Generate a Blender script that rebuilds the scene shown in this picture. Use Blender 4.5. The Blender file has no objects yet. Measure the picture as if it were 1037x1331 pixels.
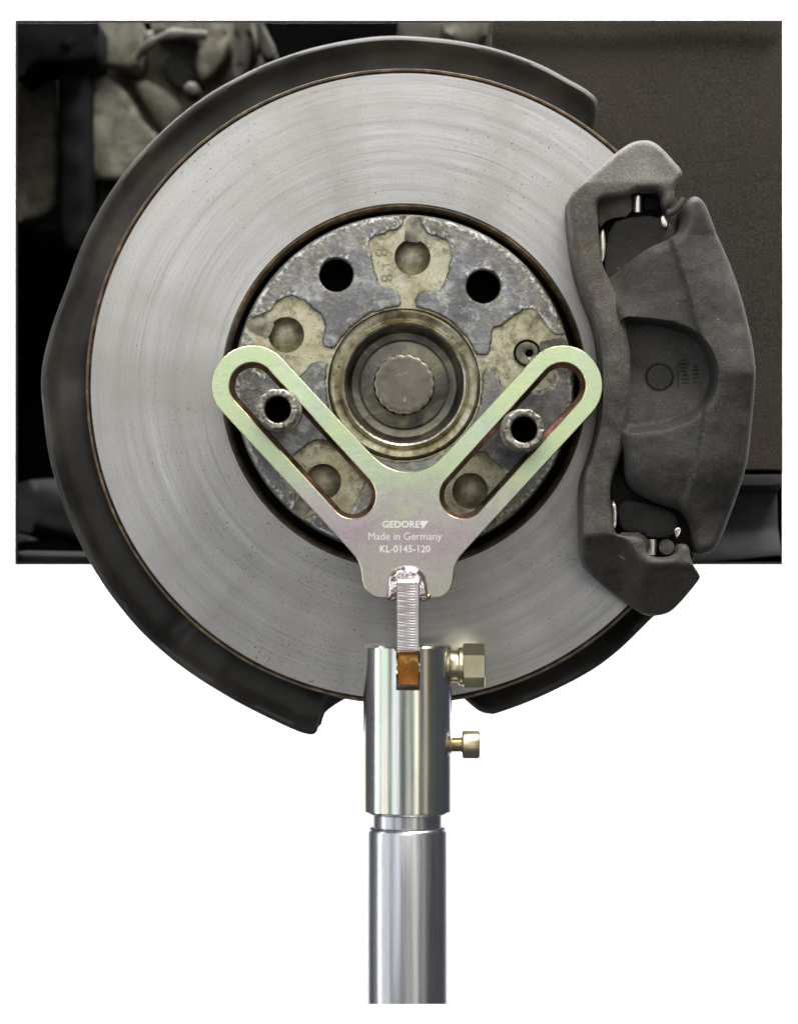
import bpy, bmesh, math, random
import numpy as np
from math import radians as R, sin, cos, pi, sqrt, hypot, atan2, exp
from mathutils import Vector, Matrix, noise
from mathutils.geometry import delaunay_2d_cdt

random.seed(7)
sc = bpy.context.scene
COL = sc.collection

# ---------------------------------------------------------------- scale
K = 0.000366           # metres per photo pixel in the plane of the brake disc face
D = 1.5                # camera to disc face
def S(z): return K * (1 - z / D)
def W(px, py, z): return Vector(((px - 518.5) * S(z), -z, (665.5 - py) * S(z)))

# ---------------------------------------------------------------- camera
cam = bpy.data.objects.new('camera', bpy.data.cameras.new('camera'))
COL.objects.link(cam)
cam.location = (0, -D, 0); cam.rotation_euler = (R(90), 0, 0)
cam.data.sensor_fit = 'VERTICAL'; cam.data.sensor_height = 24.0
cam.data.lens = 24.0 * D / (1331 * K)
cam.data.clip_start = 0.05; cam.data.clip_end = 50
cam.data.dof.use_dof = True; cam.data.dof.focus_distance = D - 0.03; cam.data.dof.aperture_fstop = 5.6
sc.camera = cam

# ---------------------------------------------------------------- world, lamps, exposure
w = bpy.data.worlds.new('World'); sc.world = w; w.use_nodes = True
w.node_tree.nodes['Background'].inputs[0].default_value = (0.9, 0.93, 1.0, 1)
w.node_tree.nodes['Background'].inputs[1].default_value = 0.085
vs = sc.view_settings
vs.view_transform = 'Standard'; vs.look = 'None'; vs.exposure = 0.0; vs.gamma = 1.0; vs.use_curve_mapping = False

def lamp(name, loc, target, sx, sy, L, col=(1, 1, 1)):
    d = bpy.data.lights.new(name, 'AREA'); d.shape = 'RECTANGLE'; d.size = sx; d.size_y = sy
    d.energy = L * pi * sx * sy; d.color = col
    o = bpy.data.objects.new(name, d); COL.objects.link(o)
    o.location = loc
    o.rotation_euler = (Vector(target) - Vector(loc)).to_track_quat('-Z', 'Y').to_euler()
    return o
def around(name, deg, dist, zc, wdt, hgt, L, col):
    """unseen tall light panel round the brake, placed for its metal reflections, deg 0 = behind the camera, negative = left"""
    a = R(deg)
    return lamp(name, (dist * sin(a), -dist * cos(a), zc), (0, 0, zc * 0.3), wdt, hgt, L, col)

lamp('ceiling_lamp', (0.62, -0.70, 1.70), (0, 0, 0.05), 1.3, 0.45, 30.0, (1.0, 0.98, 0.93))
around('window_lamp', -85, 1.9, 0.05, 0.17, 2.6, 7.5, (0.93, 0.96, 1.0))
around('side_fill_panel', -62, 2.3, 0.15, 0.95, 2.4, 1.05, (0.97, 0.98, 1.0))  # added panel for the grey band left on the sleeve and rod
around('cool_fill_panel', -31, 2.7, 0.60, 0.95, 2.5, 1.35, (0.88, 0.93, 1.0))  # added panel, cool band in the metal left of centre
around('high_fill_panel', -2, 2.8, 1.50, 1.5, 2.2, 2.5, (1.0, 0.98, 0.94))  # added panel high behind the camera, brightens disc and plate
around('right_fill_panel', 22, 2.7, 0.20, 0.5, 2.6, 1.5, (1.0, 0.98, 0.90))  # added panel, pale band right of centre on the sleeve
around('brown_stripe_fill', 47, 2.6, 0.10, 0.30, 2.4, 0.75, (1.0, 0.92, 0.80))  # added narrow panel, brownish stripe at the sleeve's right
around('low_fill_panel', 2, 2.8, -0.62, 0.6, 0.8, 0.85, (1.0, 0.97, 0.94))  # added low panel so the rod's middle has something bright to reflect
# added strip lamp above, there only to turn the backdrop white
lamp('backdrop_lamp', (0, 0.6, 1.6), (0, 1.6, -0.15), 2.6, 0.5, 42.0)

# ---------------------------------------------------------------- node helpers
class NT:
    def __init__(s, name):
        s.m = bpy.data.materials.new(name); s.m.use_nodes = True
        s.t = s.m.node_tree; s.p = s.t.nodes['Principled BSDF']
        s.tc = s.t.nodes.new('ShaderNodeTexCoord')
        s.obj = s.tc.outputs['Object']
    def n(s, typ, ins={}, **props):
        nd = s.t.nodes.new(typ)
        for k, v in props.items(): setattr(nd, k, v)
        for k, v in ins.items(): s.put(nd.inputs[k], v)
        return nd
    def put(s, sock, v):
        if isinstance(v, bpy.types.NodeSocket): s.t.links.new(v, sock)
        elif isinstance(v, (tuple, list)) and sock.type == 'RGBA' and len(v) == 3: sock.default_value = (*v, 1)
        else: sock.default_value = v
    def math(s, op, a, b=0.0, clamp=False):
        nd = s.n('ShaderNodeMath', {0: a, 1: b}, operation=op); nd.use_clamp = clamp
        return nd.outputs[0]
    def noise(s, scale, detail=4, rough=0.55, vec=None, dist=0.0):
        return s.n('ShaderNodeTexNoise', {'Vector': vec or s.obj, 'Scale': scale, 'Detail': detail, 'Roughness': rough, 'Distortion': dist}).outputs['Fac']
    def ramp(s, fac, stops, interp='LINEAR'):
        nd = s.n('ShaderNodeValToRGB', {'Fac': fac}); cr = nd.color_ramp; cr.interpolation = interp
        while len(cr.elements) < len(stops): cr.elements.new(0.5)
        for e, (p, c) in zip(cr.elements, stops):
            e.position = p; e.color = (c, c, c, 1) if isinstance(c, (int, float)) else (*c, 1)
        return nd.outputs['Color']
    def mix(s, fac, a, b, blend='MIX'):
        nd = s.n('ShaderNodeMix', data_type='RGBA', blend_type=blend)
        s.put(nd.inputs[0], fac); s.put(nd.inputs[6], a); s.put(nd.inputs[7], b)
        return nd.outputs[2]
    def mapr(s, v, a, b, c, d):
        return s.n('ShaderNodeMapRange', {0: v, 1: a, 2: b, 3: c, 4: d}).outputs[0]
    def bump(s, h, strength=0.3, dist=0.0005, normal=None):
        ins = {'Height': h, 'Strength': strength, 'Distance': dist}
        if normal is not None: ins['Normal'] = normal
        return s.n('ShaderNodeBump', ins).outputs[0]
    def attr(s, name):
        return s.n('ShaderNodeAttribute', attribute_name=name).outputs['Fac']
    def out(s, col=None, rough=None, metal=None, normal=None, **kw):
        if col is not None: s.put(s.p.inputs['Base Color'], col)
        if rough is not None: s.put(s.p.inputs['Roughness'], rough)
        if metal is not None: s.put(s.p.inputs['Metallic'], metal)
        if normal is not None: s.put(s.p.inputs['Normal'], normal)
        for k, v in kw.items(): s.put(s.p.inputs[k.replace('_', ' ')], v)
        return s.m

def polar(m):
    """r (m), unit-circle vector for streaks round the Y axis through the object's origin"""
    sp = m.n('ShaderNodeSeparateXYZ', {0: m.obj})
    x, z = sp.outputs[0], sp.outputs[2]
    r = m.math('SQRT', m.math('ADD', m.math('MULTIPLY', x, x), m.math('MULTIPLY', z, z)))
    c, s_ = m.math('DIVIDE', x, r), m.math('DIVIDE', z, r)
    def vec(ka, kr):
        return m.n('ShaderNodeCombineXYZ', {0: m.math('MULTIPLY', c, ka), 1: m.math('MULTIPLY', s_, ka), 2: m.math('MULTIPLY', r, kr)}).outputs[0]
    return r, vec, x, z

MAT = {}
# ---- worn friction face of the disc
m = NT('worn_disc_steel'); r, vec, x, z = polar(m)
rings = m.noise(1, 5, 0.7, vec(0.5, 300)); fine = m.noise(1, 3, 0.6, vec(5, 2400)); wide = m.noise(1, 3, 0.6, vec(1.2, 70))
blot = m.noise(14, 5, 0.65); speck = m.noise(900, 3, 0.7)
col = m.ramp(rings, [(0.28, (0.40, 0.395, 0.385)), (0.5, (0.54, 0.535, 0.525)), (0.72, (0.64, 0.635, 0.62))])
col = m.mix(m.mapr(wide, 0.35, 0.7, 0, 0.5), col, (0.47, 0.455, 0.42))
col = m.mix(m.mapr(fine, 0.50, 0.74, 0, 0.6), col, (0.37, 0.36, 0.34))
col = m.mix(m.mapr(blot, 0.46, 0.70, 0, 0.5), col, (0.45, 0.425, 0.36))
col = m.mix(m.mapr(speck, 0.52, 0.70, 0, 0.5), col, (0.31, 0.30, 0.28))
sweep = m.noise(1, 4, 0.6, vec(2.6, 6))
col = m.mix(m.mapr(sweep, 0.46, 0.66, 0, 0.5), col, (0.36, 0.34, 0.30))
scor = m.noise(1, 2, 0.5, vec(1.4, 1500))
col = m.mix(m.mapr(scor, 0.62, 0.72, 0, 0.55), col, (0.27, 0.255, 0.235))
pit = m.noise(1, 2, 0.5, vec(120, 900)); pit2 = m.noise(11, 3, 0.5)
pitm = m.mapr(m.math('ADD', pit, m.math('MULTIPLY', pit2, 0.34)), 0.868, 0.900, 0, 0.85)
col = m.mix(pitm, col, (0.09, 0.08, 0.07))
h = m.math('ADD', m.math('MULTIPLY', rings, 0.5), m.math('MULTIPLY', fine, 0.5)); h = m.math('SUBTRACT', h, m.math('MULTIPLY', pitm, 0.8))
col = m.mix(1.0, col, (0.90, 0.905, 0.925), 'MULTIPLY')
tan_ = m.n('ShaderNodeTangent', direction_type='RADIAL', axis='Y').outputs[0]
MAT['disc'] = m.out(col, m.mapr(fine, 0.3, 0.7, 0.27, 0.40), 0.68, m.bump(h, 0.16, 0.0002), Anisotropic=0.5, Tangent=tan_)

# ---- rusty turned edge
m = NT('rusty_edge'); a = m.noise(160, 5, 0.65); b = m.noise(30, 3)
col = m.ramp(a, [(0.3, (0.035, 0.024, 0.016)), (0.5, (0.13, 0.085, 0.045)), (0.68, (0.26, 0.20, 0.13)), (0.8, (0.38, 0.33, 0.25))])
col = m.mix(m.mapr(b, 0.4, 0.65, 0, 0.6), col, (0.06, 0.048, 0.036))
MAT['rust'] = m.out(col, 0.62, 0.35, m.bump(a, 0.4, 0.0004))

# ---- hat: tan corroded base
m = NT('tan_hat_coating'); a = m.noise(210, 6, 0.68); b = m.noise(45, 5, 0.65); c = m.noise(800, 3, 0.6)
col = m.ramp(b, [(0.26, (0.16, 0.145, 0.09)), (0.40, (0.37, 0.34, 0.21)), (0.52, (0.50, 0.47, 0.34)), (0.64, (0.56, 0.54, 0.44)), (0.78, (0.40, 0.395, 0.36))])
col = m.mix(m.mapr(a, 0.50, 0.66, 0, 0.85), col, (0.19, 0.165, 0.085))
col = m.mix(m.mapr(c, 0.62, 0.69, 0, 0.85), col, (0.07, 0.06, 0.045))
gr = m.noise(70, 7, 0.72, dist=0.5)
col = m.mix(m.mapr(gr, 0.50, 0.66, 0, 0.75), col, (0.085, 0.07, 0.045))
col = m.mix(m.mapr(m.noise(480, 4, 0.7), 0.58, 0.66, 0, 0.6), col, (0.66, 0.64, 0.56))
MAT['tan'] = m.out(col, 0.55, 0.25, m.bump(m.math('ADD', a, m.math('MULTIPLY', c, 0.4)), 0.35, 0.0006))

# ---- hat: raised grey contact pads, oxide along their edges
m = NT('grey_contact_face'); a = m.noise(110, 6, 0.7, dist=0.6); b = m.noise(560, 4, 0.7); c = m.noise(38, 4, 0.6)
e = m.attr('edge'); q = m.attr('rim')
col = m.ramp(c, [(0.3, (0.12, 0.122, 0.128)), (0.5, (0.20, 0.205, 0.215)), (0.7, (0.30, 0.305, 0.315))])
col = m.mix(m.mapr(a, 0.50, 0.64, 0, 0.7), col, (0.50, 0.50, 0.49))
col = m.mix(m.mapr(m.noise(260, 5, 0.7), 0.54, 0.68, 0, 0.6), col, (0.12, 0.12, 0.125))
brown = m.math('MULTIPLY', m.mapr(q, 0.55, 1.0, 0, 1), m.mapr(a, 0.38, 0.6, 0.1, 1.0))
col = m.mix(brown, col, m.ramp(b, [(0.35, (0.16, 0.125, 0.10)), (0.6, (0.40, 0.36, 0.31)), (0.75, (0.55, 0.53, 0.49))]))
ox = m.math('MULTIPLY', m.mapr(e, 0.0, 0.5, 1.0, 0.0), m.mapr(q, 0.05, 0.6, 0.15, 1.0))
oxm = m.mapr(m.math('ADD', m.math('MULTIPLY', b, 0.75), m.math('MULTIPLY', ox, 0.25)), 0.50, 0.60, 0, 0.95)
col = m.mix(oxm, col, (0.80, 0.81, 0.82))
stain = m.math('MULTIPLY', m.mapr(e, 0.05, 0.9, 1.0, 0.0), m.mapr(m.noise(85, 6, 0.7), 0.47, 0.60, 0, 0.8))
col = m.mix(stain, col, m.ramp(b, [(0.35, (0.13, 0.105, 0.065)), (0.65, (0.40, 0.37, 0.27))]))
dk = m.mapr(e, 0.02, 0.16, 1.0, 0.0)
col = m.mix(m.math('MULTIPLY', dk, m.mapr(a, 0.38, 0.58, 1, 0.45)), col, (0.035, 0.04, 0.035))
gr = m.noise(70, 7, 0.72, dist=0.5)
col = m.mix(m.mapr(gr, 0.52, 0.68, 0, 0.7), col, (0.065, 0.055, 0.04))
MAT['pad'] = m.out(col, m.mapr(b, 0.3, 0.7, 0.34, 0.62), 0.45, m.bump(m.math('ADD', b, a), 0.5, 0.0008))

m = NT('olive_dimple_floor'); a = m.noise(130, 5, 0.65); b = m.noise(500, 3)
col = m.ramp(a, [(0.3, (0.14, 0.13, 0.085)), (0.5, (0.33, 0.31, 0.22)), (0.68, (0.48, 0.45, 0.34))])
MAT['dimple'] = m.out(m.mix(m.mapr(b, 0.6, 0.7, 0, 0.6), col, (0.06, 0.05, 0.035)), 0.5, 0.4, m.bump(a, 0.4, 0.0006))
m = NT('groove_shade_tone'); a = m.noise(160, 5, 0.65)
MAT['groove_shade'] = m.out(m.ramp(a, [(0.3, (0.05, 0.047, 0.04)), (0.48, (0.16, 0.15, 0.12)), (0.66, (0.34, 0.32, 0.24))]), 0.55, 0.3, m.bump(a, 0.4, 0.0005))  # shade of the channel mixed into the mottled tone
# ---- dark greasy steel of hub bowl
m = NT('greasy_hub_steel'); a = m.noise(60, 5, 0.65, dist=0.8); b = m.noise(300, 4, 0.6)
col = m.ramp(a, [(0.3, (0.045, 0.042, 0.036)), (0.46, (0.125, 0.12, 0.105)), (0.58, (0.24, 0.22, 0.155)), (0.72, (0.34, 0.34, 0.33))])
col = m.mix(m.mapr(b, 0.62, 0.72, 0, 0.7), col, (0.05, 0.04, 0.03))
MAT['hub'] = m.out(col, m.mapr(a, 0.3, 0.7, 0.28, 0.5), 0.75, m.bump(m.math('ADD', a, m.math('MULTIPLY', b, 0.4)), 0.2, 0.0005))
m = NT('gold_greasy_ring'); a = m.noise(70, 5, 0.65, dist=1.0); b = m.noise(380, 4)
col = m.ramp(a, [(0.3, (0.09, 0.075, 0.045)), (0.46, (0.28, 0.25, 0.15)), (0.6, (0.46, 0.44, 0.33)), (0.75, (0.55, 0.53, 0.47))])
col = m.mix(m.mapr(b, 0.60, 0.70, 0, 0.8), col, (0.05, 0.04, 0.025))
MAT['gold'] = m.out(col, m.mapr(b, 0.3, 0.7, 0.24, 0.44), 0.85, m.bump(m.math('ADD', a, b), 0.25, 0.0005))
m = NT('worn_bright_lip'); a = m.noise(110, 5, 0.65); b = m.noise(500, 3)
col = m.ramp(a, [(0.3, (0.24, 0.20, 0.12)), (0.5, (0.58, 0.54, 0.44)), (0.7, (0.80, 0.77, 0.70))])
MAT['lip'] = m.out(col, 0.28, 1.0, m.bump(m.math('ADD', a, b), 0.3, 0.0006))
m = NT('brown_bolt_face'); a = m.noise(70, 4, 0.6); b = m.noise(420, 4, 0.6); e = m.attr('edge')
col = m.ramp(a, [(0.3, (0.125, 0.112, 0.092)), (0.6, (0.175, 0.16, 0.135)), (0.8, (0.23, 0.215, 0.19))])
col = m.mix(m.mapr(b, 0.66, 0.72, 0, 0.4), col, (0.40, 0.38, 0.34))
col = m.mix(m.mapr(e, 0.02, 0.16, 0.6, 0), col, (0.45, 0.42, 0.36))
MAT['axle'] = m.out(col, 0.46, 0.5, m.bump(m.math('ADD', a, b), 0.22, 0.0004))
m = NT('corroded_bolt_steel'); a = m.noise(260, 6, 0.7); b = m.noise(700, 4, 0.65)
col = m.ramp(a, [(0.28, (0.09, 0.08, 0.065)), (0.46, (0.27, 0.25, 0.21)), (0.6, (0.42, 0.405, 0.365)), (0.78, (0.64, 0.63, 0.60))])
col = m.mix(m.mapr(b, 0.52, 0.64, 0, 0.75), col, (0.08, 0.07, 0.05))
MAT['bolt'] = m.out(col, 0.40, 0.75, m.bump(m.math('ADD', a, b), 0.3, 0.0005))
m = NT('hole_shade_black'); MAT['black'] = m.out(m.ramp(m.noise(90), [(0.3, (0.004, 0.004, 0.004)), (0.7, (0.010, 0.009, 0.008))]), 0.8, 0.0, Specular_IOR_Level=0.1)  # near-black: the shade inside holes and gaps is put into the colour

# ---- black painted pressed steel
m = NT('black_painted_sheet'); a = m.noise(26, 5, 0.6); b = m.noise(500, 3, 0.6); e = m.attr('edge')
col = m.ramp(a, [(0.3, (0.018, 0.0175, 0.0165)), (0.5, (0.036, 0.034, 0.031)), (0.7, (0.066, 0.060, 0.051))])
col = m.mix(m.math('MULTIPLY', m.mapr(e, 0.0, 0.30, 0.7, 0.0), m.mapr(m.noise(60, 4), 0.4, 0.65, 0.25, 1)), col, (0.12, 0.115, 0.10))
col = m.mix(m.mapr(b, 0.71, 0.76, 0, 0.6), col, (0.16, 0.14, 0.11))
MAT['shield'] = m.out(col, m.mapr(a, 0.3, 0.7, 0.42, 0.6), 0.0, m.bump(m.math('ADD', m.math('MULTIPLY', a, 2), m.math('MULTIPLY', b, 0.25)), 0.2, 0.0008), Specular_IOR_Level=0.35)

# ---- sand-cast iron of the caliper
def cast(name, lo, mid, hi, warm, rough=0.62):
    m = NT(name); a = m.noise(34, 5, 0.62); b = m.noise(1300, 3, 0.7); c = m.noise(12, 4, 0.6); e = m.attr('edge')
    col = m.ramp(a, [(0.28, lo), (0.52, mid), (0.78, hi)])
    col = m.mix(m.mapr(c, 0.47, 0.64, 0, 0.65), col, warm)
    col = m.mix(m.math('MULTIPLY', m.mapr(e, 0.0, 0.22, 0.55, 0.0), m.mapr(m.noise(110, 4), 0.42, 0.62, 0.2, 1)), col, tuple(min(1, h * 1.9) for h in hi))
    col = m.mix(m.mapr(b, 0.50, 0.68, 0, 0.42), col, tuple(h * 1.7 for h in hi))
    col = m.mix(m.mapr(b, 0.49, 0.34, 0, 0.45), col, tuple(h * 0.5 for h in lo))
    col = m.mix(m.mapr(m.noise(75, 6, 0.7), 0.46, 0.64, 0, 0.5), col, tuple(h * 0.62 for h in lo))
    col = m.mix(m.mapr(m.noise(420, 3), 0.71, 0.75, 0, 0.5), col, (0.26, 0.245, 0.21))
    return m.out(col, m.mapr(a, 0.3, 0.7, rough - 0.08, rough + 0.08), 0.15, m.bump(m.math('ADD', m.math('MULTIPLY', b, 0.6), m.math('MULTIPLY', m.noise(240, 4), 0.6)), 0.45, 0.0010), Specular_IOR_Level=0.4)
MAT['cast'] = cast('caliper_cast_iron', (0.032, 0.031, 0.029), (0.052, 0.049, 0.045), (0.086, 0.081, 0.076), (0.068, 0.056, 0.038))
MAT['carrier'] = cast('carrier_cast_iron', (0.050, 0.046, 0.040), (0.084, 0.078, 0.068), (0.132, 0.124, 0.112), (0.102, 0.084, 0.058), 0.52)
MAT['castdark'] = cast('recess_shade_iron', (0.018, 0.017, 0.016), (0.030, 0.028, 0.026), (0.048, 0.046, 0.043), (0.036, 0.031, 0.025))  # darker caliper iron with recess shade in the colour; dark pads share it
MAT['mud'] = cast('muddy_dark_casting', (0.030, 0.030, 0.024), (0.055, 0.053, 0.043), (0.085, 0.080, 0.066), (0.060, 0.054, 0.040), 0.7)
m = NT('pale_aluminium_casting'); a = m.noise(22, 5, 0.65); b = m.noise(120, 5, 0.65); c = m.noise(330, 3)
col = m.ramp(a, [(0.28, (0.06, 0.056, 0.043)), (0.5, (0.145, 0.138, 0.108)), (0.70, (0.25, 0.24, 0.195))])
col = m.mix(m.mapr(b, 0.46, 0.62, 0, 0.7), col, (0.06, 0.05, 0.032))
col = m.mix(m.mapr(c, 0.66, 0.74, 0, 0.8), col, (0.04, 0.035, 0.03))
MAT['alu'] = m.out(col, 0.6, 0.15, m.bump(m.math('ADD', a, b), 0.5, 0.002))
m = NT('brown_grey_fleece'); a = m.noise(9, 5, 0.6); b = m.noise(1100, 4, 0.75); c = m.noise(120, 4, 0.6)
col = m.ramp(b, [(0.33, (0.022, 0.019, 0.015)), (0.5, (0.045, 0.040, 0.033)), (0.68, (0.080, 0.071, 0.058))])
col = m.mix(m.mapr(a, 0.4, 0.7, 0, 0.45), col, (0.068, 0.055, 0.038))
col = m.mix(m.mapr(c, 0.69, 0.75, 0, 0.3), col, (0.12, 0.08, 0.035))
MAT['fleece'] = m.out(col, 0.85, 0.0, m.bump(m.math('ADD', b, m.math('MULTIPLY', c, 0.6)), 0.8, 0.0015), Specular_IOR_Level=0.2)
m = NT('black_plastic'); a = m.noise(60, 4)
MAT['plastic'] = m.out(m.ramp(a, [(0.3, (0.0045, 0.0045, 0.005)), (0.7, (0.010, 0.010, 0.011))]), 0.8, 0.0, m.bump(a, 0.2, 0.001), Specular_IOR_Level=0.06)
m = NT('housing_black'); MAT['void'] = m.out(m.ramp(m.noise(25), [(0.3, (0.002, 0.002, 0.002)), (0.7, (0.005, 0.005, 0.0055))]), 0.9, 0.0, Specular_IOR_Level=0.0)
m = NT('grey_rubber'); a = m.noise(45, 5, 0.65)
MAT['rubber'] = m.out(m.ramp(a, [(0.3, (0.022, 0.022, 0.025)), (0.7, (0.042, 0.042, 0.044))]), 0.8, 0.0, m.bump(a, 0.3, 0.001), Specular_IOR_Level=0.12)

# ---- passivated zinc of the tool: pale green to pink interference tint, part of the coating
m = NT('passivated_zinc_plate'); sp = m.n('ShaderNodeSeparateXYZ', {0: m.obj})
a = m.noise(16, 4, 0.6); b = m.noise(700, 3, 0.7); c = m.noise(240, 4, 0.65)
f = m.math('ADD', m.mapr(sp.outputs[2], 0.005, 0.085, 0, 1), m.math('MULTIPLY', m.math('SUBTRACT', a, 0.5), 0.9))
col = m.ramp(f, [(0.02, (0.60, 0.575, 0.525)), (0.28, (0.60, 0.48, 0.54)), (0.50, (0.62, 0.615, 0.545)), (0.70, (0.66, 0.78, 0.51)), (1.0, (0.70, 0.84, 0.53))])
xg = m.mapr(sp.outputs[0], 0.008, 0.034, 0, 0.55)
col = m.mix(m.math('MULTIPLY', xg, m.mapr(sp.outputs[2], 0.04, -0.02, 0, 1)), col, (0.60, 0.70, 0.50))
grain = m.math('MULTIPLY', m.mapr(m.math('ADD', m.math('MULTIPLY', b, 0.6), m.math('MULTIPLY', c, 0.4)), 0.45, 0.66, 0, 0.55), m.mapr(f, 0.35, 0.85, 1.0, 0.12))
col = m.mix(grain, col, (0.33, 0.30, 0.29))
e = m.attr('edge')
col = m.mix(m.mapr(e, 0.0, 0.06, 0.8, 0.0), col, (0.72, 0.62, 0.28))
irid = m.noise(34, 3, 0.55, dist=0.8)
col = m.mix(m.mapr(irid, 0.50, 0.66, 0, 0.55), col, m.mix(m.mapr(f, 0.3, 0.7, 0, 1), (0.62, 0.48, 0.60), (0.68, 0.82, 0.68)))
col = m.mix(m.mapr(irid, 0.46, 0.32, 0, 0.55), col, m.mix(m.mapr(f, 0.3, 0.7, 0, 1), (0.56, 0.60, 0.46), (0.80, 0.86, 0.46)))
scr = m.noise(1, 2, 0.5, vec=m.n('ShaderNodeMapping', {'Vector': m.obj, 'Rotation': (0, 0.8, 0), 'Scale': (60, 60, 1400)}).outputs[0])
scr2 = m.noise(1, 2, 0.5, vec=m.n('ShaderNodeMapping', {'Vector': m.obj, 'Rotation': (0, -0.7, 0), 'Scale': (50, 50, 1700)}).outputs[0])
scm = m.math('MULTIPLY', m.mapr(m.math('MAXIMUM', scr, scr2), 0.70, 0.78, 0, 0.55), m.mapr(m.noise(40, 3), 0.45, 0.6, 0, 1))
col = m.mix(scm, col, (0.80, 0.80, 0.76))
MAT['zinc'] = m.out(col, m.math('SUBTRACT', m.mapr(b, 0.3, 0.7, 0.30, 0.42), m.math('MULTIPLY', scm, 0.15)), 1.0, m.bump(m.math('ADD', m.math('ADD', b, c), m.math('MULTIPLY', scm, -0.6)), 0.16, 0.0003))
m = NT('copper_tinted_zinc'); a = m.noise(34, 5, 0.62)
MAT['copper'] = m.out(m.ramp(a, [(0.40, (0.015, 0.010, 0.008)), (0.50, (0.075, 0.043, 0.03)), (0.59, (0.18, 0.085, 0.065)), (0.67, (0.44, 0.21, 0.20)), (0.8, (0.36, 0.26, 0.14))]), 0.42, 0.9)
m = NT('tinted_spatter'); a = m.noise(200, 3)
MAT['spatter'] = m.out(m.ramp(a, [(0.35, (0.40, 0.20, 0.12)), (0.55, (0.60, 0.42, 0.30)), (0.7, (0.66, 0.60, 0.42))]), 0.3, 1.0)
m = NT('orange_zinc'); a = m.noise(60, 4); b = m.noise(300, 3)
MAT['orange'] = m.out(m.mix(m.mapr(b, 0.62, 0.7, 0, 0.5), m.ramp(a, [(0.3, (0.26, 0.08, 0.012)), (0.5, (0.46, 0.19, 0.035)), (0.68, (0.60, 0.36, 0.07))]), (0.75, 0.6, 0.3)), 0.36, 0.7)
m = NT('weld_metal'); a = m.noise(130, 4, 0.6); b = m.noise(60, 2)
MAT['weld'] = m.out(m.ramp(a, [(0.3, (0.55, 0.42, 0.40)), (0.5, (0.80, 0.72, 0.72)), (0.7, (0.86, 0.84, 0.80))]), 0.27, 1.0, m.bump(m.math('ADD', a, b), 0.2, 0.0008))
m = NT('milled_bar'); a = m.noise(90, 4)
MAT['milled'] = m.out(m.ramp(a, [(0.3, (0.58, 0.52, 0.54)), (0.6, (0.74, 0.71, 0.72)), (0.8, (0.74, 0.76, 0.70))]), 0.30, 1.0)
m = NT('passivated_sleeve'); sp = m.n('ShaderNodeSeparateXYZ', {0: m.obj})
vecs = m.n('ShaderNodeCombineXYZ', {0: m.math('MULTIPLY', sp.outputs[0], 1.0), 1: m.math('MULTIPLY', sp.outputs[1], 1.0), 2: m.math('MULTIPLY', sp.outputs[2], 0.02)}).outputs[0]
a = m.noise(120, 4, 0.6, vec=vecs); b = m.noise(900, 3, 0.6, vec=vecs); c = m.noise(40, 3, 0.6)
col = m.ramp(a, [(0.26, (0.70, 0.44, 0.54)), (0.38, (0.80, 0.74, 0.74)), (0.46, (0.70, 0.83, 0.66)), (0.54, (0.86, 0.85, 0.80)), (0.62, (0.82, 0.74, 0.38)), (0.72, (0.48, 0.62, 0.84))])
col = m.mix(m.mapr(sp.outputs[0], 0.011, 0.019, 0, 0.7), col, (0.50, 0.50, 0.78))  # blue reflection on the right flank painted into the coating colour
col = m.mix(m.mapr(sp.outputs[0], -0.018, -0.021, 0, 0.6), col, (0.60, 0.45, 0.62))  # purple-grey reflection along the left edge, painted in as well
col = m.mix(m.mapr(c, 0.45, 0.7, 0, 0.3), col, (0.62, 0.52, 0.50))
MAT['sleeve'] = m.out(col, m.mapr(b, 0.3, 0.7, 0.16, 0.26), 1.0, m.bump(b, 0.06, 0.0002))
m = NT('yellow_zinc_fastener'); a = m.noise(70, 3)
MAT['fast'] = m.out(m.ramp(a, [(0.3, (0.62, 0.56, 0.36)), (0.55, (0.72, 0.68, 0.48)), (0.75, (0.74, 0.74, 0.62))]), 0.3, 1.0)
m = NT('gold_zinc_screw'); a = m.noise(90, 3)
MAT['goldscrew'] = m.out(m.ramp(a, [(0.3, (0.62, 0.50, 0.28)), (0.6, (0.72, 0.66, 0.46)), (0.8, (0.74, 0.72, 0.56))]), 0.3, 1.0)
m = NT('bright_steel_tube'); sp = m.n('ShaderNodeSeparateXYZ', {0: m.obj})
vecs = m.n('ShaderNodeCombineXYZ', {0: sp.outputs[0], 1: sp.outputs[1], 2: m.math('MULTIPLY', sp.outputs[2], 0.02)}).outputs[0]
a = m.noise(300, 4, 0.6, vec=vecs); b = m.noise(1100, 3, 0.6, vec=vecs)
MAT['tube'] = m.out(m.ramp(a, [(0.3, (0.56, 0.56, 0.58)), (0.6, (0.66, 0.66, 0.685)), (0.8, (0.74, 0.735, 0.76))]), m.mapr(b, 0.3, 0.7, 0.24, 0.35), 1.0, m.bump(b, 0.09, 0.0002))
m = NT('bright_pin_steel'); MAT['pin'] = m.out(m.ramp(m.noise(200), [(0.3, (0.75, 0.70, 0.58)), (0.7, (0.86, 0.84, 0.80))]), 0.22, 1.0)
m = NT('laser_marking'); MAT['mark'] = m.out(m.ramp(m.noise(300), [(0.3, (0.80, 0.79, 0.73)), (0.7, (0.90, 0.90, 0.85))]), 0.5, 0.35)
m = NT('dark_stamp'); MAT['stamp'] = m.out(m.ramp(m.noise(300), [(0.3, (0.16, 0.14, 0.08)), (0.7, (0.27, 0.25, 0.16))]), 0.7, 0.1)
m = NT('white_backdrop'); MAT['white'] = m.out(m.ramp(m.noise(0.5), [(0.3, (0.86, 0.86, 0.86)), (0.7, (0.88, 0.88, 0.88))]), 0.9, 0.0, Specular_IOR_Level=0.0)

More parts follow.
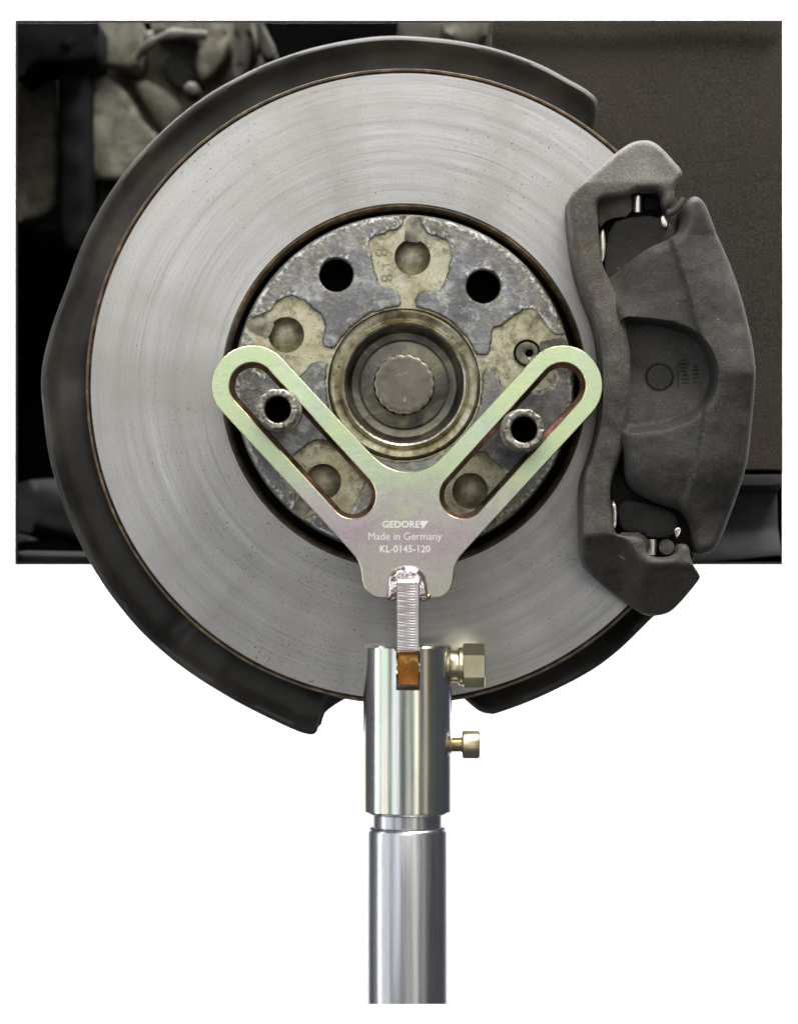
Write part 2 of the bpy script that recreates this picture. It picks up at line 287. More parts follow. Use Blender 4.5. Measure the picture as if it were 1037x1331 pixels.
# ---------------------------------------------------------------- object helpers
def thing(name, label, cat, loc, group=None):
    o = bpy.data.objects.new(name, None); COL.objects.link(o)
    o.location = loc; o.empty_display_size = 0.02
    o['label'] = label; o['category'] = cat
    if group: o['group'] = group
    return o
def root_loc(o):
    v = Vector((0, 0, 0))
    while o is not None: v += o.location; o = o.parent
    return v
def mesh_obj(name, verts, faces, mat, parent=None, smooth=True, angle=35, attrs=None, origin=None):
    """verts in world space"""
    o0 = Vector(origin) if origin is not None else Vector((0, 0, 0))
    me = bpy.data.meshes.new(name)
    me.from_pydata([tuple(Vector(v) - o0) for v in verts], [], faces)
    if attrs:
        for an, vals in attrs.items():
            a = me.attributes.new(an, 'FLOAT', 'POINT'); a.data.foreach_set('value', vals)
    bm = bmesh.new(); bm.from_mesh(me); bmesh.ops.recalc_face_normals(bm, faces=bm.faces); bm.to_mesh(me); bm.free()
    if smooth:
        me.shade_smooth(); me.set_sharp_from_angle(angle=R(angle))
    me.materials.append(MAT[mat])
    o = bpy.data.objects.new(name, me); COL.objects.link(o)
    if parent is not None:
        o.parent = parent; o.location = o0 - root_loc(parent)
    else: o.location = o0
    return o

def basis(axis):
    # (u, v, along): 'Y' runs towards the camera
    return {'Y': (Vector((1, 0, 0)), Vector((0, 0, 1)), Vector((0, -1, 0))),
            'Z': (Vector((1, 0, 0)), Vector((0, 1, 0)), Vector((0, 0, 1))),
            'X': (Vector((0, 1, 0)), Vector((0, 0, 1)), Vector((1, 0, 0)))}[axis]
def lathe_geo(profile, origin, axis='Y', seg=96, wob=None):
    u, v, n = basis(axis); o = Vector(origin); vs_, fs = [], []
    rings = []
    for (r, h) in profile:
        if r < 1e-7:
            rings.append([len(vs_)]); vs_.append(o + n * h); continue
        ring = []
        for i in range(seg):
            a = 2 * pi * i / seg; rr = r * (wob(a, r, h) if wob else 1)
            ring.append(len(vs_)); vs_.append(o + u * (rr * cos(a)) + v * (rr * sin(a)) + n * h)
        rings.append(ring)
    for A, B in zip(rings, rings[1:]):
        if len(A) == 1 and len(B) == 1: continue
        for i in range(seg):
            j = (i + 1) % seg
            if len(A) == 1: fs.append((A[0], B[i], B[j]))
            elif len(B) == 1: fs.append((A[i], B[0], A[j]))
            else: fs.append((A[i], B[i], B[j], A[j]))
    return vs_, fs
def lathe(name, profile, origin, mat, parent, axis='Y', seg=96, angle=35, wob=None, at_origin=False):
    vs_, fs = lathe_geo(profile, origin, axis, seg, wob)
    return mesh_obj(name, vs_, fs, mat, parent, angle=angle, origin=origin if at_origin else (root_loc(parent) if parent else None))

# ---- 2-D polygon tools (photo pixels)
def chaikin(p, it=2):
    p = [tuple(q) for q in p]
    for _ in range(it):
        o = []
        for i in range(len(p)):
            a, b = p[i], p[(i + 1) % len(p)]
            o += [(a[0] * .75 + b[0] * .25, a[1] * .75 + b[1] * .25), (a[0] * .25 + b[0] * .75, a[1] * .25 + b[1] * .75)]
        p = o
    return p
def resample(p, step):
    pts = []
    for i in range(len(p)):
        a, b = p[i], p[(i + 1) % len(p)]
        L = hypot(b[0] - a[0], b[1] - a[1]); n = max(1, int(round(L / step)))
        for k in range(n): pts.append((a[0] + (b[0] - a[0]) * k / n, a[1] + (b[1] - a[1]) * k / n))
    out = [pts[0]]
    for q in pts[1:]:
        if hypot(q[0] - out[-1][0], q[1] - out[-1][1]) > step * 0.35: out.append(q)
    return out
def smooth(p, it=2, step=3): return resample(chaikin(p, it), step)
def circle(cx, cy, r, n=48, f=None): return [(cx + r * (f(2 * pi * i / n) if f else 1) * cos(2 * pi * i / n), cy + r * (f(2 * pi * i / n) if f else 1) * sin(2 * pi * i / n)) for i in range(n)]
def rough(p, amp, freq, seed=0):
    return [(x + amp * noise.noise((x * freq, y * freq, seed)), y + amp * noise.noise((x * freq, y * freq, seed + 9.3))) for x, y in p]
def seg_dist(P, loops):
    P = np.asarray(P, float); best = np.full(len(P), 1e9)
    for lp in loops:
        A = np.asarray(lp, float); B = np.roll(A, -1, 0); AB = B - A; L2 = (AB ** 2).sum(1) + 1e-12
        for s0 in range(0, len(P), 2000):
            Q = P[s0:s0 + 2000]
            t = np.clip(((Q[:, None, :] - A) * AB).sum(2) / L2, 0, 1)
            d = np.sqrt(((Q[:, None, :] - (A + t[..., None] * AB)) ** 2).sum(2)).min(1)
            best[s0:s0 + 2000] = np.minimum(best[s0:s0 + 2000], d)
    return best
def inside(P, loop):
    P = np.asarray(P, float); x, y = P[:, 0], P[:, 1]; c = np.zeros(len(P), bool)
    n = len(loop)
    for i in range(n):
        x1, y1 = loop[i]; x2, y2 = loop[(i + 1) % n]
        if y1 == y2: continue
        c ^= ((y1 > y) != (y2 > y)) & (x < (x2 - x1) * (y - y1) / (y2 - y1) + x1)
    return c
def rnd(d, r, depth):
    """rounded edge: drop at distance d (px) from the edge"""
    t = max(0.0, 1 - d / r)
    return depth * (1 - sqrt(max(0.0, 1 - t * t)))
def relief(name, outline, zfun, zback, mat, parent, zr, holes=(), grid=4.0, rings=(1.2, 3, 6, 10), hole_back=None, angle=40, rimfun=None, back=False, extra=None):
    """closed casting: front surface z = zfun(x, y, distance to edge in px), walls back to zback"""
    loops = [list(outline)] + [list(h) for h in holes]
    pts, edges = [], []
    for lp in loops:
        b = len(pts); pts += lp; edges += [(b + i, b + (i + 1) % len(lp)) for i in range(len(lp))]
    nb = len(pts)
    cand = []
    for lp in loops:                      # inset rings, so rounded edges get vertices
        A = np.asarray(lp, float); T = np.roll(A, -1, 0) - np.roll(A, 1, 0); T /= (np.linalg.norm(T, axis=1)[:, None] + 1e-9)
        Nn = np.stack([-T[:, 1], T[:, 0]], 1)
        for d in rings:
            for s in (1, -1): 
                for q in A + Nn * (s * d): cand.append((q[0], q[1], d))
    A = np.asarray(outline, float); x0, y0 = A.min(0); x1, y1 = A.max(0)
    if grid:
        yy = y0 + grid / 2; k = 0
        while yy < y1:
            xx = x0 + grid / 2 + (grid / 2 if k % 2 else 0)
            while xx < x1: cand.append((xx, yy, -1)); xx += grid
            yy += grid * 0.87; k += 1
    if extra:
        g_ = [c for c in cand if c[2] == -1]; gd = seg_dist([c[:2] for c in g_], [extra[1]])
        cand = [c for c in cand if c[2] != -1] + [c for c, q in zip(g_, gd) if q > 9]
        cand += [(q[0], q[1], -2) for q in extra[0]]
        A = np.asarray(extra[1], float); T = np.roll(A, -1, 0) - np.roll(A, 1, 0); T /= (np.linalg.norm(T, axis=1)[:, None] + 1e-9)
        for d in (-5, -3, -1, 1, 3, 5, 8): cand += [(q[0], q[1], -2) for q in A + np.stack([-T[:, 1], T[:, 0]], 1) * d]
    if cand:
        Cn = np.array(cand); P2 = Cn[:, :2]
        ok = inside(P2, loops[0])
        for h in loops[1:]: ok &= ~inside(P2, h)
        Cn = Cn[ok]; d = seg_dist(Cn[:, :2], loops)
        mx = max(rings) if rings else 0
        keep = np.where(Cn[:, 2] < 0, d > (mx + grid * 0.4 if grid else 1), np.abs(d - Cn[:, 2]) < 0.05)
        Cn = Cn[keep]; taken = {}
        for q in Cn:
            key = (round(q[0] / 0.8), round(q[1] / 0.8))
            if key in taken: continue
            taken[key] = 1; pts.append((q[0], q[1]))
    ov, oe, of, _, _, _ = delaunay_2d_cdt([Vector((p[0], p[1])) for p in pts], edges, [], 0, 1e-5)
    V2 = np.array([(v[0], v[1]) for v in ov]); F = [tuple(f) for f in of]
    cen = np.array([V2[list(f)].mean(0) for f in F]); ok = inside(cen, loops[0])
    for h in loops[1:]: ok &= ~inside(cen, h)
    F = [f for f, k in zip(F, ok) if k]
    dd = seg_dist(V2, loops)
    s = S(zr)
    verts = [Vector(((x - 518.5) * s, -zfun(x, y, d), (665.5 - y) * s)) for (x, y), d in zip(V2, dd)]
    edge = [min(1.0, d / 20) for d in dd]
    cnt = {}
    for f in F:
        for i in range(len(f)):
            a, b = f[i], f[(i + 1) % len(f)]; kk = (min(a, b), max(a, b)); cnt[kk] = cnt.get(kk, []) + [(a, b)]
    bmap = {}
    holes_np = loops[1:]
    def bv(i):
        if i not in bmap:
            zb = zback
            if hole_back is not None and holes_np and seg_dist([V2[i]], holes_np)[0] < 0.01: zb = hole_back
            bmap[i] = len(verts); verts.append(Vector((verts[i].x, -zb, verts[i].z))); edge.append(0.0)
        return bmap[i]
    for kk, l in list(cnt.items()):
        if len(l) == 1:
            a, b = l[0]; F.append((b, a, bv(a), bv(b)))
    attrs = {'edge': edge}
    if rimfun: attrs['rim'] = [rimfun(v[0], v[1]) for v in V2] + [0.5] * (len(verts) - len(V2))
    return mesh_obj(name, verts, F, mat, parent, angle=angle, attrs=attrs, origin=root_loc(parent) if parent else None)
def slab(name, outline, z, zback, mat, parent, zr=None, holes=(), bev=1.5, bz=0.0005, **kw):
    """flat plate with a small chamfer"""
    return relief(name, outline, lambda x, y, d: z - (bz * max(0, 1 - d / bev) if bev else 0), zback, mat, parent, zr if zr is not None else z, holes, grid=kw.pop('grid', 0), rings=(bev,) if bev else (), **kw)

def box(name, c, size, mat, parent, rot=None, bev=0.0):
    bm = bmesh.new(); bmesh.ops.create_cube(bm, size=1)
    bmesh.ops.scale(bm, vec=size, verts=bm.verts)
    if bev: bmesh.ops.bevel(bm, geom=bm.edges[:], offset=bev, segments=2, affect='EDGES', profile=0.5)
    if rot: bmesh.ops.transform(bm, matrix=rot.to_4x4(), verts=bm.verts)
    bmesh.ops.translate(bm, vec=c, verts=bm.verts)
    vs_ = [v.co.copy() for v in bm.verts]; fs = [tuple(v.index for v in f.verts) for f in bm.faces]; bm.free()
    return mesh_obj(name, vs_, fs, mat, parent, angle=30, origin=root_loc(parent))
def tube_geo(path, rad, seg=14, caps=True):
    pts = [Vector(p) for p in path]; vs_, fs, rings = [], [], []
    for i, p in enumerate(pts):
        t = (pts[min(i + 1, len(pts) - 1)] - pts[max(i - 1, 0)]).normalized()
        ref = Vector((0, -1, 0)) if abs(t.y) < 0.9 else Vector((1, 0, 0))
        a = t.cross(ref).normalized(); b = t.cross(a)
        rr = rad(i / (len(pts) - 1)) if callable(rad) else rad
        rings.append([len(vs_) + k for k in range(seg)])
        for k in range(seg): an = 2 * pi * k / seg; vs_.append(p + a * (rr * cos(an)) + b * (rr * sin(an)))
    for A, B in zip(rings, rings[1:]):
        for k in range(seg): fs.append((A[k], A[(k + 1) % seg], B[(k + 1) % seg], B[k]))
    if caps: fs += [tuple(rings[0]), tuple(rings[-1])]
    return vs_, fs
def catmull(p, n=6):
    o = []
    for i in range(len(p) - 1):
        a, b, c, d = p[max(i - 1, 0)], p[i], p[i + 1], p[min(i + 2, len(p) - 1)]
        for k in range(n):
            t = k / n
            o.append(tuple(0.5 * (2 * b[j] + (c[j] - a[j]) * t + (2 * a[j] - 5 * b[j] + 4 * c[j] - d[j]) * t * t + (3 * b[j] - a[j] - 3 * c[j] + d[j]) * t ** 3) for j in range(len(b))))
    o.append(tuple(p[-1])); return o
def text_obj(name, body, size_px, centre, z, mat, parent, rot=0, depth=0.00012, bold=0.0, sx=1.0):
    cu = bpy.data.curves.new(name, 'FONT'); cu.body = body; cu.size = 1.0; cu.align_x = 'CENTER'; cu.align_y = 'CENTER'; cu.extrude = 0.5; cu.offset = bold; cu.resolution_u = 3
    tmp = bpy.data.objects.new(name, cu); COL.objects.link(tmp)
    bpy.context.view_layer.update()
    me = tmp.evaluated_get(bpy.context.evaluated_depsgraph_get()).to_mesh()
    s = S(z); c = W(*centre, z); vs_ = []
    for v in me.vertices:
        x, y, h = v.co.x * size_px * s * sx, v.co.y * size_px * s, v.co.z * depth
        vs_.append(Vector((c.x + x * cos(rot) - y * sin(rot), c.y - h, c.z + x * sin(rot) + y * cos(rot))))
    fs = [tuple(p.vertices) for p in me.polygons]
    tmp.to_mesh_clear(); bpy.data.objects.remove(tmp); bpy.data.curves.remove(cu)
    return mesh_obj(name, vs_, fs, mat, parent, smooth=False, origin=root_loc(parent))

# ================================================================ SETTING
me = None
bd = mesh_obj('backdrop', [(-1.25, 1.6, -1.1), (1.25, 1.6, -1.1), (1.25, 1.6, 1.0), (-1.25, 1.6, 1.0), (-1.25, 1.62, -1.1), (1.25, 1.62, -1.1), (1.25, 1.62, 1.0), (-1.25, 1.62, 1.0)],
              [(0, 1, 2, 3), (7, 6, 5, 4), (0, 4, 5, 1), (1, 5, 6, 2), (2, 6, 7, 3), (3, 7, 4, 0)], 'white', smooth=False)
bd['kind'] = 'structure'

# ---------------------------------------------------------------- wheel arch behind the brake
XL, XR, YT, YB = 20, 1017, 26, 734
arch = thing('wheel_arch', 'dark wheel arch of the car behind the brake, fleece lining on its right', 'wheel arch', W(518, 734, -0.1))
zf, zb = -0.072, -0.47
def rect(i, z): return [W(XL + i, YT + i, z), W(XR - i, YT + i, z), W(XR - i, YB - i, z), W(XL + i, YB - i, z)]
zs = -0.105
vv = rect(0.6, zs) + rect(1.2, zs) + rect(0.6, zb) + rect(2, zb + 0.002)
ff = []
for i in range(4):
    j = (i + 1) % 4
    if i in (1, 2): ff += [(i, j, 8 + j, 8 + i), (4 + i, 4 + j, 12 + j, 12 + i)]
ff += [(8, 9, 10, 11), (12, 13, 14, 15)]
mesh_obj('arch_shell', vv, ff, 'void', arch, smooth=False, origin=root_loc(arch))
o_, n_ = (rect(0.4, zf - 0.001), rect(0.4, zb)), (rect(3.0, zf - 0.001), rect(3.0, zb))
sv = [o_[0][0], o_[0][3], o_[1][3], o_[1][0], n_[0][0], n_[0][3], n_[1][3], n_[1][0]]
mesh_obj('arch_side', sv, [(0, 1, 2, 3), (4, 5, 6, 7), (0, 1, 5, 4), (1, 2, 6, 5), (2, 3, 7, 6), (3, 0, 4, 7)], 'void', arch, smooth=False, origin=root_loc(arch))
ev = rect(0, zf + 0.0005) + rect(3.2, zf + 0.0005) + rect(0, zf - 0.004) + rect(3.2, zf - 0.004); ef = []
for i in range(4):
    if i == 1: continue
    j = (i + 1) % 4; ef += [(i, j, 4 + j, 4 + i), (i, j, 8 + j, 8 + i), (4 + i, 4 + j, 12 + j, 12 + i), (8 + i, 8 + j, 12 + j, 12 + i)]
mesh_obj('arch_edge', ev, ef, 'fleece', arch, smooth=False, origin=root_loc(arch))
relief('fleece_lining', resample([(640, 27), (1017, 27), (1017, 611), (690, 611), (650, 400), (632, 200)], 12),
       lambda x, y, d: -0.080 + 0.0022 * noise.noise((x * .006, y * .006, 3)) - rnd(d, 1.5, 0.0006), -0.10, 'fleece', arch, -0.08, grid=14, rings=(1.5, 5))
def sill(x, y, d):
    t = (y - 614) / 118
    if t < 0.14: z = -0.078
    elif t < 0.22: z = -0.078 - (t - 0.14) / 0.08 * 0.020
    elif t < 0.62: z = -0.098 + (t - 0.22) * 0.012
    else: z = -0.093 + 0.014 * sin((t - 0.62) / 0.38 * pi * 0.5)
    return z - rnd(d, 3, 0.0015)
relief('sill_panel', resample([(700, 617), (1013.5, 617), (1013.5, 722), (960, 727), (880, 732), (700, 732)], 6), sill, -0.13, 'rubber', arch, -0.085, grid=6, rings=(1.2, 3))
slab('lining_seam', resample([(700, 608), (1016.6, 608), (1016.6, 616), (700, 616)], 10), -0.0865, -0.09, 'void', arch, bev=0)

# ---- suspension parts inside the arch (soft behind the disc)
kn = thing('steering_knuckle', 'pale dirty aluminium suspension casting behind the dust shield, top left', 'knuckle', W(120, 290, -0.2))
def lump(zc, rr, dep, seed, amp=0.004):
    return lambda x, y, d: zc - rnd(d, rr, dep) + 0.4 * amp * noise.noise((x * .03, y * .03, seed))
def kpart(name, pts, zc, mat='alu', rr=7, dep=0.0035, seed=1, parent=None, back=-0.285, grid=6, it=2):
    P = resample([(max(x, 23.5), max(y, 29.5) if y < 400 else min(y, 730.5)) for x, y in smooth(pts, it, 5)], 5)
    zc -= 0.09; back -= 0.12
    o = relief(name, P, lambda x, y, d: lump(zc, rr, dep, seed)(x, y, min(d, min(abs(x - 23.5), abs(y - 29.5)) + 99) if min(x - 23.5, y - 29.5) > rr else max(d, rr)), back, mat, parent or kn, zc, grid=grid, rings=(2, 5, 10, 15))
    return o
kpart('casting_web', [(10, 78), (330, 10), (345, 60), (318, 110), (240, 170), (200, 250), (110, 300), (5, 300)], -0.255, 'alu', seed=2)
kpart('casting_lobe', [(-20, 150), (18, 118), (38, 88), (70, 84), (76, 110), (76, 262), (66, 276), (40, 286), (-10, 292)], -0.215, seed=3)
kpart('casting_lobe', [(112, 112), (118, 94), (146, 98), (170, 125), (186, 158), (215, 182), (190, 232), (140, 236), (114, 230)], -0.215, seed=4)
kpart('casting_lobe', [(128, 6), (184, 8), (186, 60), (181, 90), (162, 88), (130, 84), (124, 50)], -0.205, seed=5)
kpart('casting_lobe', [(164, 100), (196, 104), (230, 125), (252, 160), (236, 190), (214, 176), (192, 142)], -0.235, seed=6, rr=12)
kpart('casting_lobe', [(192, 6), (286, 6), (296, 40), (298, 66), (280, 92), (262, 108), (252, 84), (262, 50), (222, 40), (200, 52)], -0.215, seed=7, rr=12)
kpart('casting_lobe', [(206, 76), (232, 64), (258, 92), (260, 110), (240, 122), (214, 100)], -0.240, 'mud', seed=8, rr=10)
vs_, fs = tube_geo(catmull([(*W(178, 76, -0.29),), (*W(190, 62, -0.286),), (*W(206, 50, -0.284),), (*W(232, 44, -0.286),), (*W(268, 46, -0.29),)], 6), lambda t: 0.0026 + 0.0022 * noise.noise((t * 5, 1, 1)))
mesh_obj('casting_rib', vs_, fs, 'mud', kn, origin=root_loc(kn))
lathe('bolt_boss', [(0, 0.012), (0.0020, 0.0118), (0.0036, 0.0105), (0.0046, 0.007), (0.0048, -0.01)], W(250, 119, -0.305), 'mud', kn, seg=28)

st = thing('damper_strut', 'black vertical damper bar in front of the pale casting, top left', 'damper', W(94, 300, -0.18))
kpart('strut_bar', [(74, 60), (112, 60), (113, 200), (114, 330), (72, 330), (75, 200)], -0.170, 'plastic', rr=14, dep=0.008, parent=st, back=-0.21, it=1)
bk = kpart('clamp_block', [(8, 8), (128, 8), (129, 62), (122, 78), (104, 83), (60, 82), (44, 86), (30, 98), (8, 108)], -0.150, 'plastic', rr=9, dep=0.006, parent=st, back=-0.19)
lathe('clamp_bolt', [(0, 0.004), (0.0022, 0.004), (0.0026, 0.002), (0.0040, 0.002), (0.0044, 0.0), (0.0044, -0.004)], W(89, 55, -0.240), 'plastic', st, seg=6)
hs = thing('brake_hose', 'dark slanting hose and bracket behind the top of the dust shield', 'hose', W(345, 80, -0.2))
kpart('hose_sleeve', [(302, 6), (326, 6), (328, 60), (316, 110), (300, 110), (304, 60)], -0.20, 'mud', rr=11, dep=0.010, parent=hs, back=-0.24)
kpart('hose_bracket', [(332, 20), (340, 26), (352, 50), (360, 66), (354, 78), (340, 72), (334, 50)], -0.20, 'mud', rr=5, dep=0.004, parent=hs, back=-0.23)
sp_ = thing('spring_seat', 'small pale casting above the top edge of the dust shield', 'casting', W(600, 60, -0.2))
kpart('seat_casting', [(520, 6), (640, 6), (640, 70), (600, 90), (540, 80), (516, 50)], -0.200, 'mud', rr=10, parent=sp_)
kpart('seat_pad', [(572, 6), (634, 6), (636, 54), (612, 66), (580, 56)], -0.190, 'alu', rr=16, dep=0.01, parent=sp_)
la = thing('control_arm', 'dark rubbery suspension arm, lower left of the wheel arch', 'suspension arm', W(70, 700, -0.16))
kpart('arm_body', [(-10, 640), (40, 622), (80, 622), (150, 660), (170, 740), (118, 720), (70, 700), (30, 690), (-10, 686)], -0.150, 'rubber', rr=20, dep=0.012, parent=la, back=-0.2)
kpart('arm_lip', [(-10, 690), (30, 694), (54, 704), (20, 706), (-10, 704)], -0.145, 'rubber', rr=4, dep=0.003, parent=la, back=-0.18, grid=3)
ud = thing('underbody_rail', 'rounded dark rail along the bottom left edge of the wheel arch', 'rail', W(60, 733, -0.1))
relief('rail_body', resample([(22, 717), (300, 722), (300, 732), (22, 732)], 4), lambda x, y, d: -0.085 - rnd(d, 8, 0.005), -0.13, 'rubber', ud, -0.085, grid=3, rings=(1, 2.5, 5))

# ================================================================ BRAKE DISC
AX = W(525, 502, 0.0)          # wheel axis pierces the disc face here
def AXz(z): return AX + Vector((0, -z, 0))
s0 = S(0)
disc = thing('brake_disc', 'worn round steel brake disc with corroded centre hat', 'brake disc', AX)
ZH = 0.022                     # hat face in front of the friction face
sh = S(ZH)
px = lambda v: v * s0
friction = lathe('friction_ring', [(px(236.5), -0.0008), (px(238), 0.0), (px(406.5), 0.0), (px(407.2), -0.0006)], AX, 'disc', disc, seg=256, at_origin=True)
wobr = lambda a, r, h: 1 + 0.0012 * noise.noise((cos(a) * 9, sin(a) * 9, h * 300 + r * 50))
lathe('outer_edge', [(px(407.2), -0.0006), (px(407.8), -0.0030), (px(409.2), -0.0030), (px(410.0), -0.0010), (px(412.6), -0.0009), (px(413.8), -0.0024), (px(414.0), -0.021), (px(400), -0.022), (px(235), -0.022)], AX, 'rust', disc, seg=256, wob=wobr)
lathe('inner_edge', [(px(236.5), -0.0008), (px(234.5), -0.0002), (px(232.5), -0.0010), (px(230.5), -0.003), (px(230.2), -0.009)], AX, 'rust', disc, seg=256, wob=wobr)
pr = lambda v: v * sh
HC = (525 + 0.1, 502 - (665.5 - 502) * (ZH / D))   # where the axis shows at the hat's depth
# exact pixel of the axis at hat depth
HC = (518.5 + AX.x / sh, 665.5 - AX.z / sh)
lathe('hat_groove', [(px(231), -0.008), (px(230), -0.014), (px(214), -0.014)], AX, 'black', disc, seg=160)
hat = lathe('hat_wall', [(pr(214), ZH - 0.0020), (pr(219.5), ZH - 0.0020), (pr(221.5), ZH - 0.0034), (pr(222), -0.004), (pr(223), -0.0125)], AX, 'hub', disc, seg=192)
def pol(r, deg): return (HC[0] + r * cos(R(deg)), HC[1] - r * sin(R(deg)))
bolt_deg = [51.0, 122.6, 194.0, 267.0, 338.8]
dim_deg = [86.6, 158.0, 230.3, 302.0, 14.2]
RB, RD = 164, 164
bolt_pos = [(628, 372), (437, 357), (361, 533), pol(166, 267), (680, 557)]
dim_pos = [(536, 334), (372, 435), (420, 626), (611, 638), (685, 459)]
bh = [circle(x, y, 22.5, 40) for x, y in bolt_pos]; dh = [circle(x, y, 23.5, 40) for x, y in dim_pos[:4]] + [circle(*dim_pos[4], 17.5, 32)]
base = relief('hat_face', circle(*HC, 219, 160), lambda x, y, d: ZH - 0.0012 + 0.00025 * noise.noise((x * .05, y * .05, 1)), ZH - 0.004, 'tan', disc, ZH,
              holes=[circle(*HC, 99, 120)] + bh + dh, grid=6, rings=(1.5,), hole_back=ZH - 0.011)
for i, (x, y) in enumerate(bolt_pos):
    lathe('bolt_hole', [(pr(23.2), -0.0008), (pr(22.4), -0.004), (pr(22.2), -0.028), (0, -0.028)], W(x, y, ZH - 0.0012) , 'black', disc, seg=40)
for i, (x, y) in enumerate(dim_pos[:4]):
    o = lathe('dimple', [(pr(24.0), -0.0006), (pr(23.4), -0.0016), (pr(23.3), -0.0056), (pr(22.4), -0.0066), (pr(20), -0.0060), (pr(16), -0.0046), (pr(10), -0.0033), (0, -0.0027)], W(x, y, ZH - 0.0012), 'dimple', disc, seg=40)
# raised grey pads between the tan pockets; the pocket's outline was read once and turned by 72 degrees
pocket = [(540, 397), (538, 387), (547, 379), (560, 380), (573, 376), (582, 355), (588, 329), (582, 312), (559, 305), (548, 294), (545, 282), (545, 270)]
pocketL = [(520, 398), (521, 383), (513, 377), (492, 370), (488, 353), (484, 332), (479, 315), (486, 308), (504, 302), (520, 296), (526, 283), (527, 270)]
def to_pol(p): return hypot(p[0] - HC[0], p[1] - HC[1]), math.degrees(atan2(HC[1] - p[1], p[0] - HC[0]))
pr_r = [to_pol(p) for p in pocket]; pr_l = [to_pol(p) for p in pocketL]
RO = 219.6
def rimf(x, y): return max(0.0, min(1.0, (hypot(x - HC[0], y - HC[1]) - 140) / 78))
def ang(d): return (d + 180) % 360 - 180
for k in range(5):
    b0 = bolt_deg[k]
    dR = max((d for d in dim_deg), key=lambda d: -abs(ang(d - (b0 - 36))))       # pocket clockwise of this bolt hole
    dL = max((d for d in dim_deg), key=lambda d: -abs(ang(d - (b0 + 36))))
    jit = lambda r, a, i, s: (r + (2.2 * noise.noise((i * 1.7, k * 3.1, s)) if r < 205 else 0), a + 0.5 * noise.noise((i * 2.3, k * 5.7, s + 4)))
    right = [jit(min(r, RO), a - 86.6 + dL, i, 1) for i, (r, a) in enumerate(pr_r)]     # right half of the pocket on our left
    left = [jit(min(r, RO), a - 86.6 + dR, i, 2) for i, (r, a) in enumerate(pr_l)]      # left half of the pocket on our right
    # outline: along the left pocket outwards, clockwise along the rim, inwards, back along the hub
    a0, a1 = right[-1][1], left[-1][1]
    while a1 > a0: a1 -= 360
    n = 26
    rim = [(RO, a0 + (a1 - a0) * i / n) for i in range(1, n)]
    h0, h1 = left[0][1], right[0][1]
    while h1 < h0: h1 += 360
    hubarc = [(101.5, h0 + (h1 - h0) * i / 14) for i in range(1, 14)]
    P = [pol(RO, right[-1][1])] + [pol(*q) for q in rim] + [pol(RO, left[-1][1])] + [pol(*q) for q in left[::-1][1:]] + [pol(*q) for q in hubarc] + [pol(*q) for q in right[:-1]]
    P = rough(rough(resample(chaikin(P, 1), 2.2), 2.4, 0.11, k), 1.2, 0.33, k + 5)
    P = [q if hypot(q[0] - HC[0], q[1] - HC[1]) < RO else pol(RO, to_pol(q)[1]) for q in P]
    relief('contact_pad', P, lambda x, y, d: ZH - rnd(d, 2.5, 0.0006) + 0.00018 * noise.noise((x * .09, y * .09, 7)), ZH - 0.0018, 'pad', disc, ZH,
           holes=[circle(*bolt_pos[k], 22.2, 40, lambda a, k=k: 1 + 0.012 * noise.noise((cos(a) * 2, sin(a) * 2, k)))], grid=5, rings=(1.2, 2.6, 6), rimfun=rimf)
for k, a in enumerate(dim_deg):
    g = smooth([pol(186 if k < 4 else 182, a + 3.4), pol(197, a + 2.9), pol(218.6, a + 2.4), pol(218.6, a - 2.6), pol(197, a - 3.2), pol(186 if k < 4 else 182, a - 4.0)], 1, 3)
    slab('groove_shade_strip', g, ZH - 0.00085, ZH - 0.003, 'groove_shade', disc, zr=ZH, bev=0)  # thin strip in place of a channel, its shade put into the colour
# stamped figures on the top pocket
for ch, c, sz in (('8', (495, 328), 25), ('T', (503, 344), 15), ('8', (502, 361), 23)):
    text_obj('stamped_figure', ch, sz, c, ZH - 0.00105, 'stamp', disc, rot=R(-82 if ch == '8' else 96), depth=0.0001, bold=-0.022)

# ---------------------------------------------------------------- hub ring and axle bolt
hub = thing('wheel_hub', 'dark greasy hub bowl with worn rim in the middle of the disc', 'wheel hub', AXz(0.0))
wobh = lambda a, r, h: 1 + 0.006 * noise.noise((cos(a) * 3, sin(a) * 3, h * 200))
lathe('hub_collar', [(pr(99), 0.010), (pr(98), 0.0195), (pr(96.5), 0.0222), (pr(94), 0.0232), (pr(86), 0.0228), (pr(83.5), 0.0222)], AX, 'gold', hub, seg=160, wob=wobh)
lathe('hub_lip', [(pr(84), 0.0218), (pr(82.5), 0.0244), (pr(80), 0.0262), (pr(77.5), 0.0258), (pr(76), 0.0235)], AX, 'lip', hub, seg=160, wob=wobh)
lathe('hub_bowl', [(pr(76.3), 0.0240), (pr(75), 0.0200), (pr(72.5), 0.0155), (pr(68), 0.0132), (pr(59.4), 0.0126), (pr(58.8), 0.0098), (pr(57.0), 0.0098), (pr(56.2), 0.0136), (pr(40), 0.0142)], AX, 'hub', hub, seg=160)
ab = thing('axle_bolt', 'brown-grey scalloped axle bolt head in the centre of the hub', 'bolt', AXz(0.0))
sc_out = circle(518.5 + AX.x / S(.026), 665.5 - AX.z / S(.026), 38.6, 216, lambda a: 1 + 0.040 * (abs(cos(9 * a)) - 0.6))
relief('bolt_head', sc_out, lambda x, y, d: 0.0260 - rnd(d, 4, 0.0016) + 0.0001 * noise.noise((x * .12, y * .12, 2)), 0.008, 'axle', ab, 0.0260, grid=3, rings=(0.8, 2, 4))
text_obj('bolt_mark', 'A-H', 9, (HC[0] - 2, HC[1] - 14), 0.0260, 'bolt', ab, rot=R(8), depth=0.0002, bold=-0.01)
